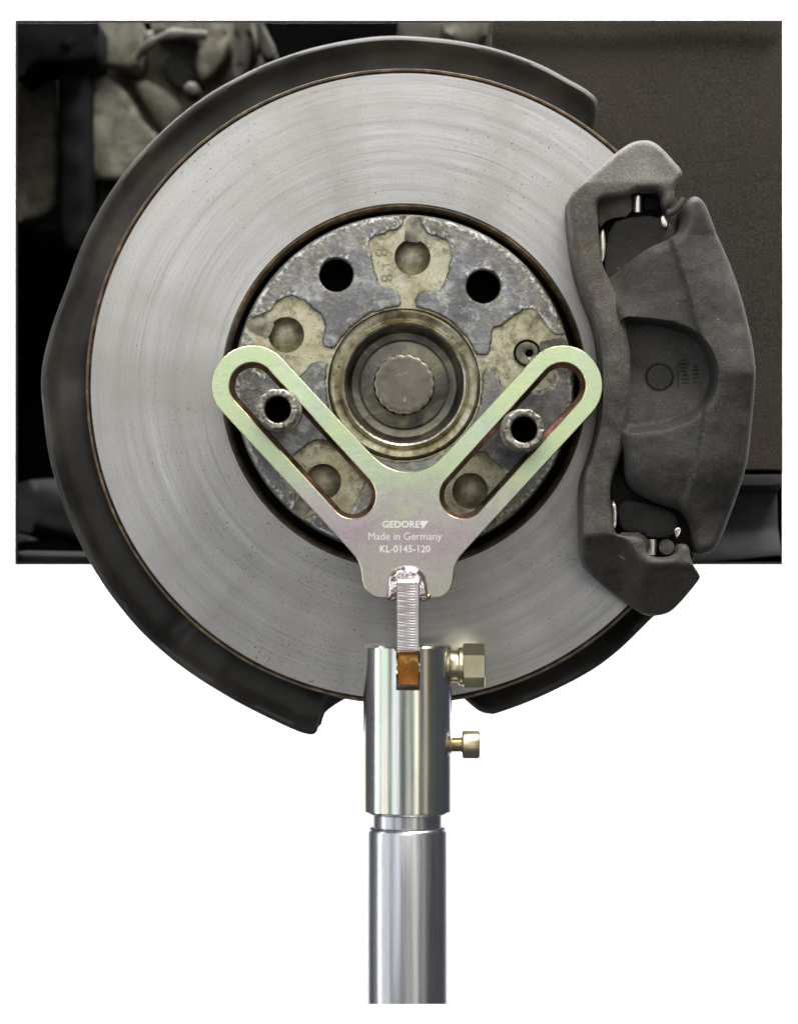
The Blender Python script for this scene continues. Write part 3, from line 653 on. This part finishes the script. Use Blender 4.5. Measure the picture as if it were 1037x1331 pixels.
text_obj('bolt_mark', '8', 8, (HC[0] + 1, HC[1] + 20), 0.0260, 'lip', ab, depth=0.0002)
rs = thing('disc_screw', 'small dark countersunk screw partly under the right arm of the tool', 'screw', W(685, 459, ZH - 0.002))
relief('screw_head', circle(685, 459, 15.6, 40), lambda x, y, d: ZH - 0.0012 - rnd(d, 2, 0.0006), ZH - 0.008, 'hub', rs, ZH, holes=[circle(688, 459, 5.5, 6)], grid=3, rings=(1, 2), hole_back=ZH - 0.005)
lathe('screw_socket', [(pr(6.2), 0.0), (0, 0.0)], W(688, 459, ZH - 0.0048), 'black', rs, seg=12)
lathe('screw_seat', [(pr(18.2), -0.0006), (pr(17), -0.0022), (pr(15.8), -0.006), (pr(15.2), -0.0062)], W(685, 459, ZH), 'black', rs, seg=40)

# ================================================================ DUST SHIELD
shd = thing('dust_shield', 'black pressed steel dust shield curving round the back of the disc', 'dust shield', W(525, 950, -0.025))
arc1 = [(765, 196), (770, 172), (776, 150), (776, 130), (764, 117), (740, 103), (700, 82), (650, 64), (600, 53), (545, 47), (500, 46), (450, 52), (400, 63), (350, 80), (310, 99), (270, 122), (230, 152), (190, 190), (160, 225), (130, 270), (105, 320), (85, 375), (72, 410), (62, 442), (55, 472), (53, 503), (56, 540), (61, 580), (70, 620), (85, 665), (100, 700), (121, 740), (150, 783), (190, 829), (240, 871), (300, 909), (350, 935), (385, 951), (403, 956), (411, 953), (414, 944), (422, 928), (444, 912), (470, 900)]
arc2 = [(585, 892), (606, 912), (622, 925), (636, 929), (650, 927), (700, 908), (760, 878), (800, 850), (840, 812), (880, 770), (905, 720)]
def shield_strip(name, arc):
    zr = -0.024; path = catmull(arc, 8); cx, cy = 518.5 + AX.x / S(zr), 665.5 - AX.z / S(zr)
    prof = [(0, -0.040), (0.3, -0.029), (1.5, -0.0225), (4.5, -0.0195), (8.5, -0.0190), (13, -0.0205), (19, -0.0235), (27, -0.0255), (45, -0.0262), (75, -0.0268)]
    vs_, fs, edge = [], [], []
    n = len(path)
    for i, (x, y) in enumerate(path):
        rr = hypot(x - cx, y - cy); ux, uy = (cx - x) / rr, (cy - y) / rr
        a = path[max(0, i - 1)]; b = path[min(n - 1, i + 1)]; tx, ty = b[0] - a[0], b[1] - a[1]; L = hypot(tx, ty)
        nx, ny = ty / L, -tx / L
        if nx * ux + ny * uy < 0: nx, ny = -nx, -ny
        f = min(1, max(0.0, (rr - 412) / 20))
        if arc is arc1 and (i > n - 48 or i < 34): f = 0.0
        th = math.degrees(atan2(cy - y, x - cx)) % 360
        dent = sum(A_ * exp(-((th - t0) / w_) ** 2) for t0, w_, A_ in ((226.5, 1.5, -0.0042), (229.2, 1.2, 0.0016), (236.5, 1.3, 0.0022), (178, 4, -0.0030), (92, 2, -0.0012)))
        for (d, z) in prof:
            dx, dy = ux * d, uy * d
            if d < 12: dx, dy = nx * d * f + ux * d * (1 - f), ny * d * f + uy * d * (1 - f)
            wv = 0.0012 * noise.noise((x * .012, y * .012, d * .01))
            vs_.append(Vector(((x + dx - 518.5) * S(zr), -(z + wv * (1 if d > 5 else 0.4) + dent * (1 if 15 < d < 70 else 0.15)), (665.5 - y - dy) * S(zr)))); edge.append(min(1, d / 20))
    m_ = len(prof)
    for i in range(n - 1):
        for j in range(m_ - 1): fs.append((i * m_ + j, i * m_ + j + 1, (i + 1) * m_ + j + 1, (i + 1) * m_ + j))
    o = mesh_obj(name, vs_, fs, 'shield', shd, angle=60, attrs={'edge': edge}, origin=root_loc(shd))
    so = o.modifiers.new('thickness', 'SOLIDIFY'); so.thickness = 0.0012; so.offset = -1
    return o
shield_strip('shield_rim', arc1); shield_strip('shield_rim', arc2)
lathe('shield_plate', [(px(395), -0.0275), (px(395), -0.029), (px(70), -0.030)], AX, 'shield', shd, seg=128)
# ================================================================ CALIPER
cal = thing('brake_caliper', 'grey cast-iron brake caliper clamped over the right side of the disc', 'brake caliper', W(860, 805, 0.0))
carrier = [(820, 182), (833, 178), (849, 178), (862, 188), (876, 205), (889, 221), (887, 230), (876, 241), (877, 258), (868, 272), (860, 264), (860, 248), (840, 246), (822, 249), (816, 255), (781, 258), (776, 266), (778, 296), (780, 325), (784, 346), (795, 368), (807, 400), (815, 429), (819, 462), (820, 492), (816, 550), (806, 596), (794, 625), (794, 655), (798, 690), (806, 697), (838, 696), (839, 724), (878, 725), (879, 707), (896, 707), (898, 731), (914, 749), (911, 757), (884, 795), (870, 803), (846, 805), (818, 786), (768, 746), (758, 726), (757, 686), (756, 627), (770, 592), (781, 550), (784, 502), (782, 462), (778, 430), (768, 400), (756, 372), (746, 334), (741, 292), (739, 261), (744, 249), (760, 232), (797, 199)]
def sst(a, b, v): t = max(0.0, min(1.0, (v - a) / (b - a))); return t * t * (3 - 2 * t)
def zcar(x, y, d):
    z = 0.044
    if y < 238: z -= (238 - y) * 0.42 * K
    y0 = 692 + 38 * sst(806, 842, x)
    if y > y0: z -= (y - y0) * 1.15 * K * sst(0, 12, y - y0)
    if x > 800 and y < 262: z += 0.0
    t = max(0, 1 - abs(y - 490) / 130); z += 0.004 * t * t * (3 - 2 * t)
    # crown across the bar, tilting off to its left
    if 330 < y < 640: z -= 0.004 * max(0.0, min(1.0, (x - 800) / 25)) * 0
    z += 0.0004 * noise.noise((x * .05, y * .05, 1)) + 0.0008 * noise.noise((x * .018, y * .018, 5))
    return z - rnd(d, 7, 0.0040)
relief('carrier', smooth(carrier, 2, 2.6), zcar, 0.004, 'carrier', cal, 0.044, grid=4, rings=(0.8, 2, 4, 7, 10), angle=60)
housing = [(898, 254), (908, 252), (920, 261), (934, 296), (951, 328), (966, 368), (980, 420), (986, 460), (986, 506), (982, 565), (976, 610), (960, 664), (941, 708), (928, 720), (912, 723), (904, 714), (902, 682), (889, 662), (864, 657), (840, 646), (823, 636), (814, 620), (812, 590), (806, 560), (810, 430), (790, 392), (782, 364), (798, 356), (818, 339), (844, 320), (865, 312), (882, 302), (890, 286), (888, 268)]
recess = smooth([(795, 412), (850, 416), (882, 422), (908, 434), (925, 460), (931, 485), (927, 512), (912, 533), (888, 549), (850, 559), (795, 562)], 2, 4)
crease = [(866, 300), (872, 322), (880, 348), (889, 371), (895, 396), (900, 420), (930, 485), (912, 533), (909, 556), (902, 600), (890, 640), (884, 665)]
def xcrease(y):
    for (xa, ya), (xb, yb) in zip(crease, crease[1:]):
        if ya <= y <= yb: return xa + (xb - xa) * (y - ya) / (yb - ya)
    return 868 if y < 300 else 884
RA = np.asarray(recess)
_rc = {}
def zhou(x, y, d):
    xc = xcrease(y)
    z = 0.050
    t = max(0.0, (x - xc)) / 95
    z += 0.0026 * sst(0, 5, x - xc)
    z -= 0.026 * t * t
    if y < 420: z -= 0.011 * sst(852, 792, x) * sst(430, 360, y)
    if y > 590: z -= 0.010 * sst(590, 700, y)
    z += 0.0006 * noise.noise((x * .02, y * .02, 8)) + 0.0003 * noise.noise((x * .07, y * .07, 3))
    dr = seg_dist([(x, y)], [recess])[0] * (1 if inside([(x, y)], recess)[0] else -1)
    t = sst(420, 560, y)
    z -= (0.019 - 0.008 * t + max(0, z - 0.050)) * sst(-2 - 3 * t, 3 + 6 * t, dr)
    return z - rnd(d, 12, 0.0085)
relief('housing', smooth(housing, 2, 3), zhou, 0.006, 'cast', cal, 0.05, grid=4, rings=(0.8, 2, 4, 7, 11, 15), angle=60, extra=([(x + dx, y) for dx in (-1, 1, 3, 5.5) for x, y in resample(crease, 4)[:-20]], recess))
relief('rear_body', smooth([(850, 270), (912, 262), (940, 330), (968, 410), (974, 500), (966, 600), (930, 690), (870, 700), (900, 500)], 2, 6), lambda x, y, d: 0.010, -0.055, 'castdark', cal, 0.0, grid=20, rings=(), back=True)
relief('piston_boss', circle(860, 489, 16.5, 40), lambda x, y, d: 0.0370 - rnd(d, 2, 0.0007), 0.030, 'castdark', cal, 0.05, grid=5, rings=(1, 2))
lathe('piston_boss_groove', [(17.0 * S(.05), 0.0), (18.6 * S(.05), 0.0005), (19.0 * S(.05), 0.0)], W(860, 489, 0.05) + Vector((0, 0.05 - 0.0355, 0)), 'castdark', cal, seg=40)
# cast figures in the recess: worn, unreadable vertical strokes in two rows
random.seed(3)
yy = 458
for i in range(9):
    hh = random.choice([2.2, 2.6, 3.4])
    box('cast_figure', W(893 + random.uniform(-1, 1), yy, 0.05) + Vector((0, 0.05 - 0.0352, 0)), (random.uniform(6, 11) * S(.05), 0.0012, hh * 0.55 * S(.05)), 'castdark', cal, bev=0.0002)
    if i > 1: box('cast_figure', W(907 + random.uniform(-1, 1), yy + 4, 0.05) + Vector((0, 0.05 - 0.0352, 0)), (random.uniform(5, 9) * S(.05), 0.0012, hh * 0.55 * S(.05)), 'castdark', cal, bev=0.0002)
    yy += 5.4
box('cast_figure_frame', W(884, 478, 0.05) + Vector((0, 0.05 - 0.0352, 0)), (1.6 * S(.05), 0.0013, 62 * S(.05)), 'castdark', cal, bev=0.0002)
# inner pads and hardware, upper opening
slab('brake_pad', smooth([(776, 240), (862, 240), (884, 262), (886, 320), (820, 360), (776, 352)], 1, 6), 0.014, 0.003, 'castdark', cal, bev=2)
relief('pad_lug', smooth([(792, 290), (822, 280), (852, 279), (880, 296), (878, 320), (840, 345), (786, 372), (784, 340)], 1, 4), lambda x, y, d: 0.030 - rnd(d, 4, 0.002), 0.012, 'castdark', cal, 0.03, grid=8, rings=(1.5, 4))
slab('carrier_ledge', smooth([(774, 252), (822, 248), (821, 281), (790, 283), (777, 300)], 1, 4), 0.030, 0.012, 'carrier', cal, bev=2)
slab('carrier_ledge', smooth([(818, 236), (864, 236), (864, 250), (820, 251)], 1, 4), 0.034, 0.012, 'carrier', cal, bev=2)
relief('pad_clip', smooth([(778, 300), (786, 296), (788, 325), (783, 345), (779, 332)], 1, 2), lambda x, y, d: 0.0325 - rnd(d, 3, 0.001), 0.026, 'pin', cal, 0.032, grid=3, rings=(1, 3))
relief('pad_clip', smooth([(857, 282), (861, 278), (869, 292), (868, 296), (859, 296)], 1, 2), lambda x, y, d: 0.033 - rnd(d, 2, 0.0006), 0.026, 'pin', cal, 0.032, grid=3, rings=(1, 2))
o = W(828.5, 276, 0.032); lathe('slide_pin', [(0, 0), (5.6 * S(.03), 0), (5.6 * S(.03), 21 * S(.03)), (0, 21 * S(.03))], o, 'pin', cal, axis='Z', seg=28)
box('pin_block', W(846, 266, 0.030), (18 * S(.03), 0.006, 16 * S(.03)), 'plastic', cal, bev=0.0006)
vs_, fs = tube_geo(catmull([tuple(W(*q, 0.026)) for q in ((889, 258), (881, 268), (872, 276), (864, 277))], 5), 0.0016, 8)
mesh_obj('spring_clip', vs_, fs, 'carrier', cal, origin=root_loc(cal))
# lower opening
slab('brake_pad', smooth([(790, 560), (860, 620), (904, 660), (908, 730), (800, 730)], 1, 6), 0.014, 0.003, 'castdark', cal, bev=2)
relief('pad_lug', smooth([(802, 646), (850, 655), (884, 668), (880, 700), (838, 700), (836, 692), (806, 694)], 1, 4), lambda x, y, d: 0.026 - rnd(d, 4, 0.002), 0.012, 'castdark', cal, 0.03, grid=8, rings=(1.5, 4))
slab('carrier_ledge', smooth([(796, 692), (842, 692), (842, 728), (800, 728)], 1, 4), 0.032, 0.012, 'carrier', cal, bev=2)
relief('pad_clip', smooth([(794, 650), (797, 649), (802, 660), (801, 687), (795, 687)], 1, 2), lambda x, y, d: 0.034 - rnd(d, 3, 0.001), 0.026, 'pin', cal, 0.032, grid=3, rings=(1, 3))
relief('pad_clip', smooth([(875, 685), (886, 684), (884, 694), (879, 702), (876, 696)], 1, 2), lambda x, y, d: 0.033 - rnd(d, 2, 0.0006), 0.026, 'pin', cal, 0.032, grid=3, rings=(1, 2))
o = W(847, 721, 0.032); lathe('slide_pin', [(0, 0), (6.4 * S(.03), 0), (6.4 * S(.03), 20 * S(.03)), (0, 20 * S(.03))], o, 'pin', cal, axis='Z', seg=28)
lathe('pin_head', [(0, 0.0040), (7.4 * S(.03), 0.0040), (8.0 * S(.03), 0.0046), (9.6 * S(.03), 0.0046), (10.2 * S(.03), 0.0040), (10.2 * S(.03), -0.006)], W(865, 711, 0.030), 'hub', cal, seg=32)

# ================================================================ WHEEL BOLTS
def wheel_bolt(label, cx, cy, seed):
    t = thing('wheel_bolt', label, 'bolt', W(cx, cy, ZH), 'bolts through the slots of the tool')
    z0, zt = 0.0372, 0.072; s = S(zt); c = W(cx, cy, zt)
    def at(z): return Vector((c.x, -z, c.z))
    sf = S(0.044)
    lathe('bolt_flange', [(0.0065, -0.018), (0.0065, 0.0), (28.2 * sf, 0.0), (29.2 * sf, 0.0010), (29.0 * sf, 0.0074), (27.8 * sf, 0.0096), (22 * sf, 0.0104)], at(z0), 'bolt', t, seg=64,
          wob=lambda a, r, h: 1 + 0.006 * noise.noise((cos(a) * 3, sin(a) * 3, seed)))
    f = lambda a: 1 + 0.030 * cos(10 * a) + 0.014 * noise.noise((cos(a) * 3, sin(a) * 3, seed + 2))
    def zf_(x, y, d):
        a = atan2(y - cy, x - cx)
        g = abs(((a * 10 / (2 * pi) + 0.5 + 0.15 * noise.noise((cos(a) * 2, sin(a) * 2, seed))) % 1) - 0.5)
        return zt - 0.0007 * exp(-(g / 0.06) ** 2) * max(0.0, 0.4 + noise.noise((cos(a) * 4, sin(a) * 4, seed + 7))) + 0.0006 * noise.noise((x * .11, y * .11, seed)) - rnd(d, 2.6, 0.0012)
    relief('bolt_head', circle(cx, cy, 26.6, 120, f), zf_, z0 + 0.006, 'bolt', t, zt, holes=[circle(cx, cy, 17.2, 60)], grid=1.4, rings=(0.7, 1.5, 2.6), hole_back=0.045, angle=50)
    lathe('bolt_socket', [(17.3 * s, 0.0), (16.9 * s, -0.024), (0, -0.024)], at(zt - 0.0022), 'black', t, seg=48)
    return t
wheel_bolt('corroded hollow wheel bolt in the left slot of the tool', 361, 532, 1.0)
wheel_bolt('corroded hollow wheel bolt in the right slot of the tool', 681, 558, 5.0)

# ================================================================ HOLDING TOOL
ZP, ZPB = 0.044, 0.0335
tool = thing('hub_holding_tool', 'pale green and pink passivated Y-shaped steel plate bolted across the hub', 'holding tool', W(530, 776, 0.040))
cL, cR, bL, bR = (328, 501), (731, 501), (458.5, 644), (601.5, 644)
def offs(c, d, n, k): return (c[0] + n[0] * k, c[1] + n[1] * k)
uL = (bL[0] - cL[0], bL[1] - cL[1]); l_ = hypot(*uL); uL = (uL[0] / l_, uL[1] / l_)
nL = (uL[1], -uL[0])                     # to the upper right
RA_ = 52
def arm_end(c, n, left):
    a0 = atan2(n[1], n[0]); pts = []
    for i in range(25):
        a = a0 - pi * i / 24 if left else a0 + pi * i / 24
        pts.append((c[0] + RA_ * cos(a), c[1] + RA_ * sin(a)))
    return pts
endL = arm_end(cL, nL, True)             # from the inner side over the tip to the outer side
nRr = (-nL[0], nL[1])
endR = arm_end(cR, nRr, False)
valley = catmull([(477, 585), (486, 594), (498, 604), (513, 611), (530, 613.5), (547, 611), (562, 604), (574, 594), (583, 585)], 4)
left_low = catmull([(446, 706), (456, 717), (464, 727), (469, 739), (471.5, 757), (477, 769), (488, 776), (503, 777)], 4)
right_low = [(1059.5 - x, y) for x, y in left_low]
outl = list(reversed(endL)) + valley + endR + right_low + list(reversed(left_low))
# order: outer-left tip -> inner-left -> valley -> inner-right -> outer-right -> bottom right -> bottom left
def bottomfix():
    return [(x, y) for x, y in outl]
outl = resample(bottomfix(), 4)
def slot(c1, c2, r, n=20):
    a0 = atan2(c2[1] - c1[1], c2[0] - c1[0]); p = []
    for i in range(n + 1): a = a0 + pi / 2 + pi * i / n; p.append((c1[0] + r * cos(a), c1[1] + r * sin(a)))
    for i in range(n + 1): a = a0 - pi / 2 + pi * i / n; p.append((c2[0] + r * cos(a), c2[1] + r * sin(a)))
    return p
slots = [resample(slot(cL, bL, 30), 3), resample(slot(cR, bR, 30), 3)]
plate = relief('plate', outl, lambda x, y, d: ZP - 0.0004 * max(0.0, 1 - d / 1.1) + 0.00003 * noise.noise((x * .02, y * .02, 1)), ZPB, 'zinc', tool, ZP, holes=slots, grid=9, rings=(1.1, 2.2), angle=25)
for c1, c2 in ((cL, bL), (cR, bR)):
    slab('slot_ledge', resample(slot(c1, c2, 30.5), 3), 0.0368, 0.0335, 'copper', tool, zr=ZP, holes=[resample(slot(c1, c2, 24.2), 3)], bev=0.8, bz=0.0003)
text_obj('engraved_maker_line', 'GEDORE', 12.2, (521, 682), ZP + 0.00005, 'mark', plate, bold=0.022, sx=1.02)
slab('engraved_arrow', [(546, 677), (557, 677), (549.5, 687), (547.5, 687), (549, 683), (546.5, 683)], ZP + 0.00012, ZP - 0.0002, 'mark', plate, bev=0)
text_obj('engraved_origin_line', 'Made in Germany', 13.6, (526, 697.5), ZP + 0.00005, 'mark', plate, bold=0.0, sx=0.98)
text_obj('engraved_number_line', 'KL-0145-120', 13.2, (526, 714), ZP + 0.00005, 'mark', plate, bold=0.012, sx=0.95)
# milled bar welded upright to the plate, comb of cutter marks on its front
def bar():
    x0, x1, y0, y1, zF, zB = 515.2, 545.8, 752, 848, 0.0515, 0.024
    s = S(0.0515); vs_, fs = [], []
    n = 150; xs = [x0, x0 + 1.2, x0 + 2.4, x0 + 8, x0 + 15, x0 + 22, x0 + 25, x0 + 26, x1 - 1.6, x1]
    random.seed(5); amp = [random.uniform(0.4, 1.0) for _ in range(40)]
    for j in range(n + 1):
        y = y0 + (y1 - y0) * j / n
        for i, x in enumerate(xs):
            z = zF
            if i in (0, 9): z -= 0.0007
            elif i in (7, 8): z -= 0.0002
            elif 2 <= i <= 6 and y > y0 + 8:
                ph = (y - 0.22 * (x - x0) * (1 if x < x0 + 15 else -0.1)) / 3.5
                k = int(ph) % 40
                z -= 0.00022 * amp[k] * (0.5 - 0.5 * cos(2 * pi * ph)) * (1.0 if x < x0 + 12 else 0.55)
            if y < y0 + 6: z -= 0.0012 * (1 - (y - y0) / 6) ** 2
            if y > y1 - 3: z -= 0.0010 * ((y - y1 + 3) / 3) ** 2
            vs_.append(Vector(((x - 518.5) * s, -z, (665.5 - y) * s)))
    m_ = len(xs)
    for j in range(n):
        for i in range(m_ - 1): fs.append((j * m_ + i, j * m_ + i + 1, (j + 1) * m_ + i + 1, (j + 1) * m_ + i))
    b0 = len(vs_)
    for j in (0, n):
        for i in (0, m_ - 1): v = vs_[j * m_ + i]; vs_.append(Vector((v.x, -zB, v.z)))
    TL, TR, BL, BR = b0, b0 + 1, b0 + 2, b0 + 3
    fs += [tuple([j * m_ for j in range(n + 1)] + [BL, TL]), tuple([j * m_ + m_ - 1 for j in range(n + 1)][::-1] + [TR, BR])]
    fs += [tuple([i for i in range(m_)][::-1] + [TL, TR]), tuple([n * m_ + i for i in range(m_)] + [BR, BL]), (TL, BL, BR, TR)]
    return mesh_obj('milled_bar', vs_, fs, 'milled', tool, angle=25, origin=root_loc(tool))
bar()
box('bar_tongue', W(530.5, 867, 0.0430) + Vector((0, 0.011, 0)), (27.6 * S(.043), 0.025, 46 * S(.043)), 'orange', tool, bev=0.0006)
wp = catmull([(507, 778), (505, 764), (508, 750), (514, 742), (523, 738.5), (532, 737.5), (542, 740), (549, 746), (553, 757), (554, 768), (556, 778)], 8)
wo = rough(resample([(503, 779), (502, 764), (504, 750), (509, 742), (518, 737), (527, 735), (538, 735.5), (547, 740), (553, 748), (556, 760), (557, 770), (558, 779)], 1.6), 1.3, 0.25, 3)
relief('weld_bead', wo, lambda x, y, d: 0.0478 - rnd(d, 8, 0.0040) + 0.0008 * noise.noise((x * .11, y * .11, 4)) + 0.0003 * noise.noise((x * .3, y * .3, 4)), 0.0405, 'weld', tool, 0.046, grid=1.5, rings=(0.6, 1.4, 2.6), angle=80)
for bx, by, rr in ((505, 776, 3.6), (511, 778, 3.4), (553, 777, 3.8), (557, 775, 3.0), (549, 779, 2.6)):
    vs_, fs = lathe_geo([(0, rr * K * 0.8), (rr * K * 0.6, rr * K * 0.62), (rr * K, 0.0), (rr * K * 0.6, -rr * K * 0.6), (0, -rr * K * 0.8)], W(bx, by, 0.0455), 'Y', 14)
    mesh_obj('weld_spatter', vs_, fs, 'spatter', tool, angle=80, origin=root_loc(tool))

# ---------------------------------------------------------------- clevis sleeve
ZS = 0.036
slv = thing('clevis_sleeve', 'shiny iridescent slotted steel sleeve holding the plate on its rod', 'sleeve', W(529.7, 1058, ZS))
ss = S(ZS); r_s = 57.6 * ss
top, bot = W(529.7, 838, ZS), W(529.7, 1058, ZS); H = top.z - bot.z
vs_, fs = lathe_geo([(0, 0), (r_s - 0.0024, 0), (r_s - 0.0012, 0.0004), (r_s, 0.0016), (r_s, H - 0.0010), (r_s - 0.0008, H), (0, H)], bot, 'Z', 160)
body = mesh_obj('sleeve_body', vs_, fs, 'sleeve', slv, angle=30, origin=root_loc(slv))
def cut(target, vs_, fs):
    c = mesh_obj('cutter', vs_, fs, 'sleeve', None, smooth=False)
    md = target.modifiers.new('cut', 'BOOLEAN'); md.operation = 'DIFFERENCE'; md.solver = 'EXACT'; md.object = c
    bpy.context.view_layer.update()
    nm = bpy.data.meshes.new_from_object(target.evaluated_get(bpy.context.evaluated_depsgraph_get()))
    target.modifiers.clear(); target.data = nm; bpy.data.objects.remove(c)
    nm.shade_smooth(); nm.set_sharp_from_angle(angle=R(30))
def prismY(poly, y0, y1):
    n = len(poly); v = [Vector((x, y0, z)) for x, z in poly] + [Vector((x, y1, z)) for x, z in poly]
    return v, [tuple(range(n)), tuple(range(2 * n - 1, n - 1, -1))] + [(i, (i + 1) % n, n + (i + 1) % n, n + i) for i in range(n)]
zz = 0.054
def xz(px_, py_, z): p = W(px_, py_, z); return (p.x, p.z)
poly = [xz(505, 825, zz), xz(507.5, 838, zz), xz(514.6, 847, zz), xz(514.6, 897, zz), xz(545.8, 897, zz), xz(545.8, 847, zz), xz(552, 838, zz), xz(555, 825, zz)]
cut(body, *prismY(poly, -0.08, 0.0))
# cross bolt with hexagon head, axis along X
def xlathe(name, prof, y, mat, parent, seg=48, z=ZS): return lathe(name, [(rr * ss, (xx - 529.7) * ss) for xx, rr in prof], Vector((top.x, -z, W(0, y, z).z)), mat, parent, axis='X', seg=seg, angle=30)
def hexprism(name, x0, x1, y, rad, mat, parent, z=ZS, n=6, ch=2.0):
    c = Vector((top.x, -z, W(0, y, z).z)); vs_, fs = [], []
    secs = [(x0, rad - ch), (x0 + ch * 0.6, rad), (x1 - ch * 0.6, rad), (x1, rad - ch)]
    for xx, rr in secs:
        for i in range(n):
            a = pi / 2 + 2 * pi * i / n; vs_.append(c + Vector(((xx - 529.7) * ss, rr * ss * cos(a), rr * ss * sin(a))))
    for k in range(3):
        for i in range(n): fs.append((k * n + i, k * n + (i + 1) % n, (k + 1) * n + (i + 1) % n, (k + 1) * n + i))
    fs += [tuple(range(n)), tuple(range(3 * n, 4 * n))]
    return mesh_obj(name, vs_, fs, mat, parent, angle=12, origin=root_loc(parent))
cb = xlathe('cross_bolt', [(500, 0), (500, 15), (579, 15), (580, 25), (583, 26.5), (585, 22.5), (588, 21), (596, 21)], 866, 'fast', slv)
xlathe('bolt_washer', [(595.5, 15), (595.5, 23.5), (597, 24.8), (600.5, 24.8), (601.5, 23.8), (601.5, 15)], 866, 'fast', cb)
hexprism('bolt_nut', 601.5, 630, 865, 28.6, 'fast', cb, ch=1.6)
# clamp screw
thr = [(575, 0), (575, 10)] + [(585 + i * 1.3, 8.6 + 1.8 * (i % 2)) for i in range(12)] + [(600.5, 9.5)]
xlathe('screw_seat', [(580, 10), (583, 17), (586.2, 16), (587, 12.5), (586.5, 10)], 968, 'goldscrew', slv)
cs = xlathe('clamp_screw', thr, 968, 'goldscrew', slv, seg=32)
n_k = 60
c0 = Vector((top.x, -ZS, W(0, 968, ZS).z))
hd = lathe('screw_head', [(0, (600.4 - 529.7) * ss), (16.2 * ss, (600.4 - 529.7) * ss), (18 * ss, (602 - 529.7) * ss), (18 * ss, (621 - 529.7) * ss), (16.6 * ss, (623 - 529.7) * ss), (11 * ss, (623.2 - 529.7) * ss), (11 * ss, (612 - 529.7) * ss), (0, (612 - 529.7) * ss)], c0, 'goldscrew', cs, axis='X', seg=n_k * 4, angle=40,
           wob=lambda a, r, h: 1 - (0.010 * (0.5 + 0.5 * cos(a * n_k)) if r > 17 * ss else 0))

# ---------------------------------------------------------------- rod
rod = thing('support_rod', 'bright round steel rod rising into the sleeve, lower half of picture', 'rod', W(529.5, 1305, ZS))
bz = W(529.5, 1305, ZS); hz = lambda y: W(0, y, ZS).z - bz.z
rr1, rr2 = 52.2 * ss, 45.4 * ss
lathe('rod_tube', [(0, 0), (rr1, 0), (rr1, hz(1081)), (rr1 - 0.0003, hz(1078)), (rr1 - 0.0011, hz(1075)), (rr1 - 0.0022, hz(1074)), (rr2 * 0.98, hz(1074))], bz, 'tube', rod, axis='Z', seg=160, angle=50)
rt = [o for o in rod.children if o.name.startswith('rod_tube')][0]
for v in rt.data.vertices:                     # the rod is sawn off slightly out of square
    if v.co.z < 0.001: v.co.z += v.co.y * -0.155
lathe('rod_neck', [(rr2, hz(1080)), (rr2, hz(1057)), (0, hz(1057))], bz, 'tube', rod, axis='Z', seg=128)
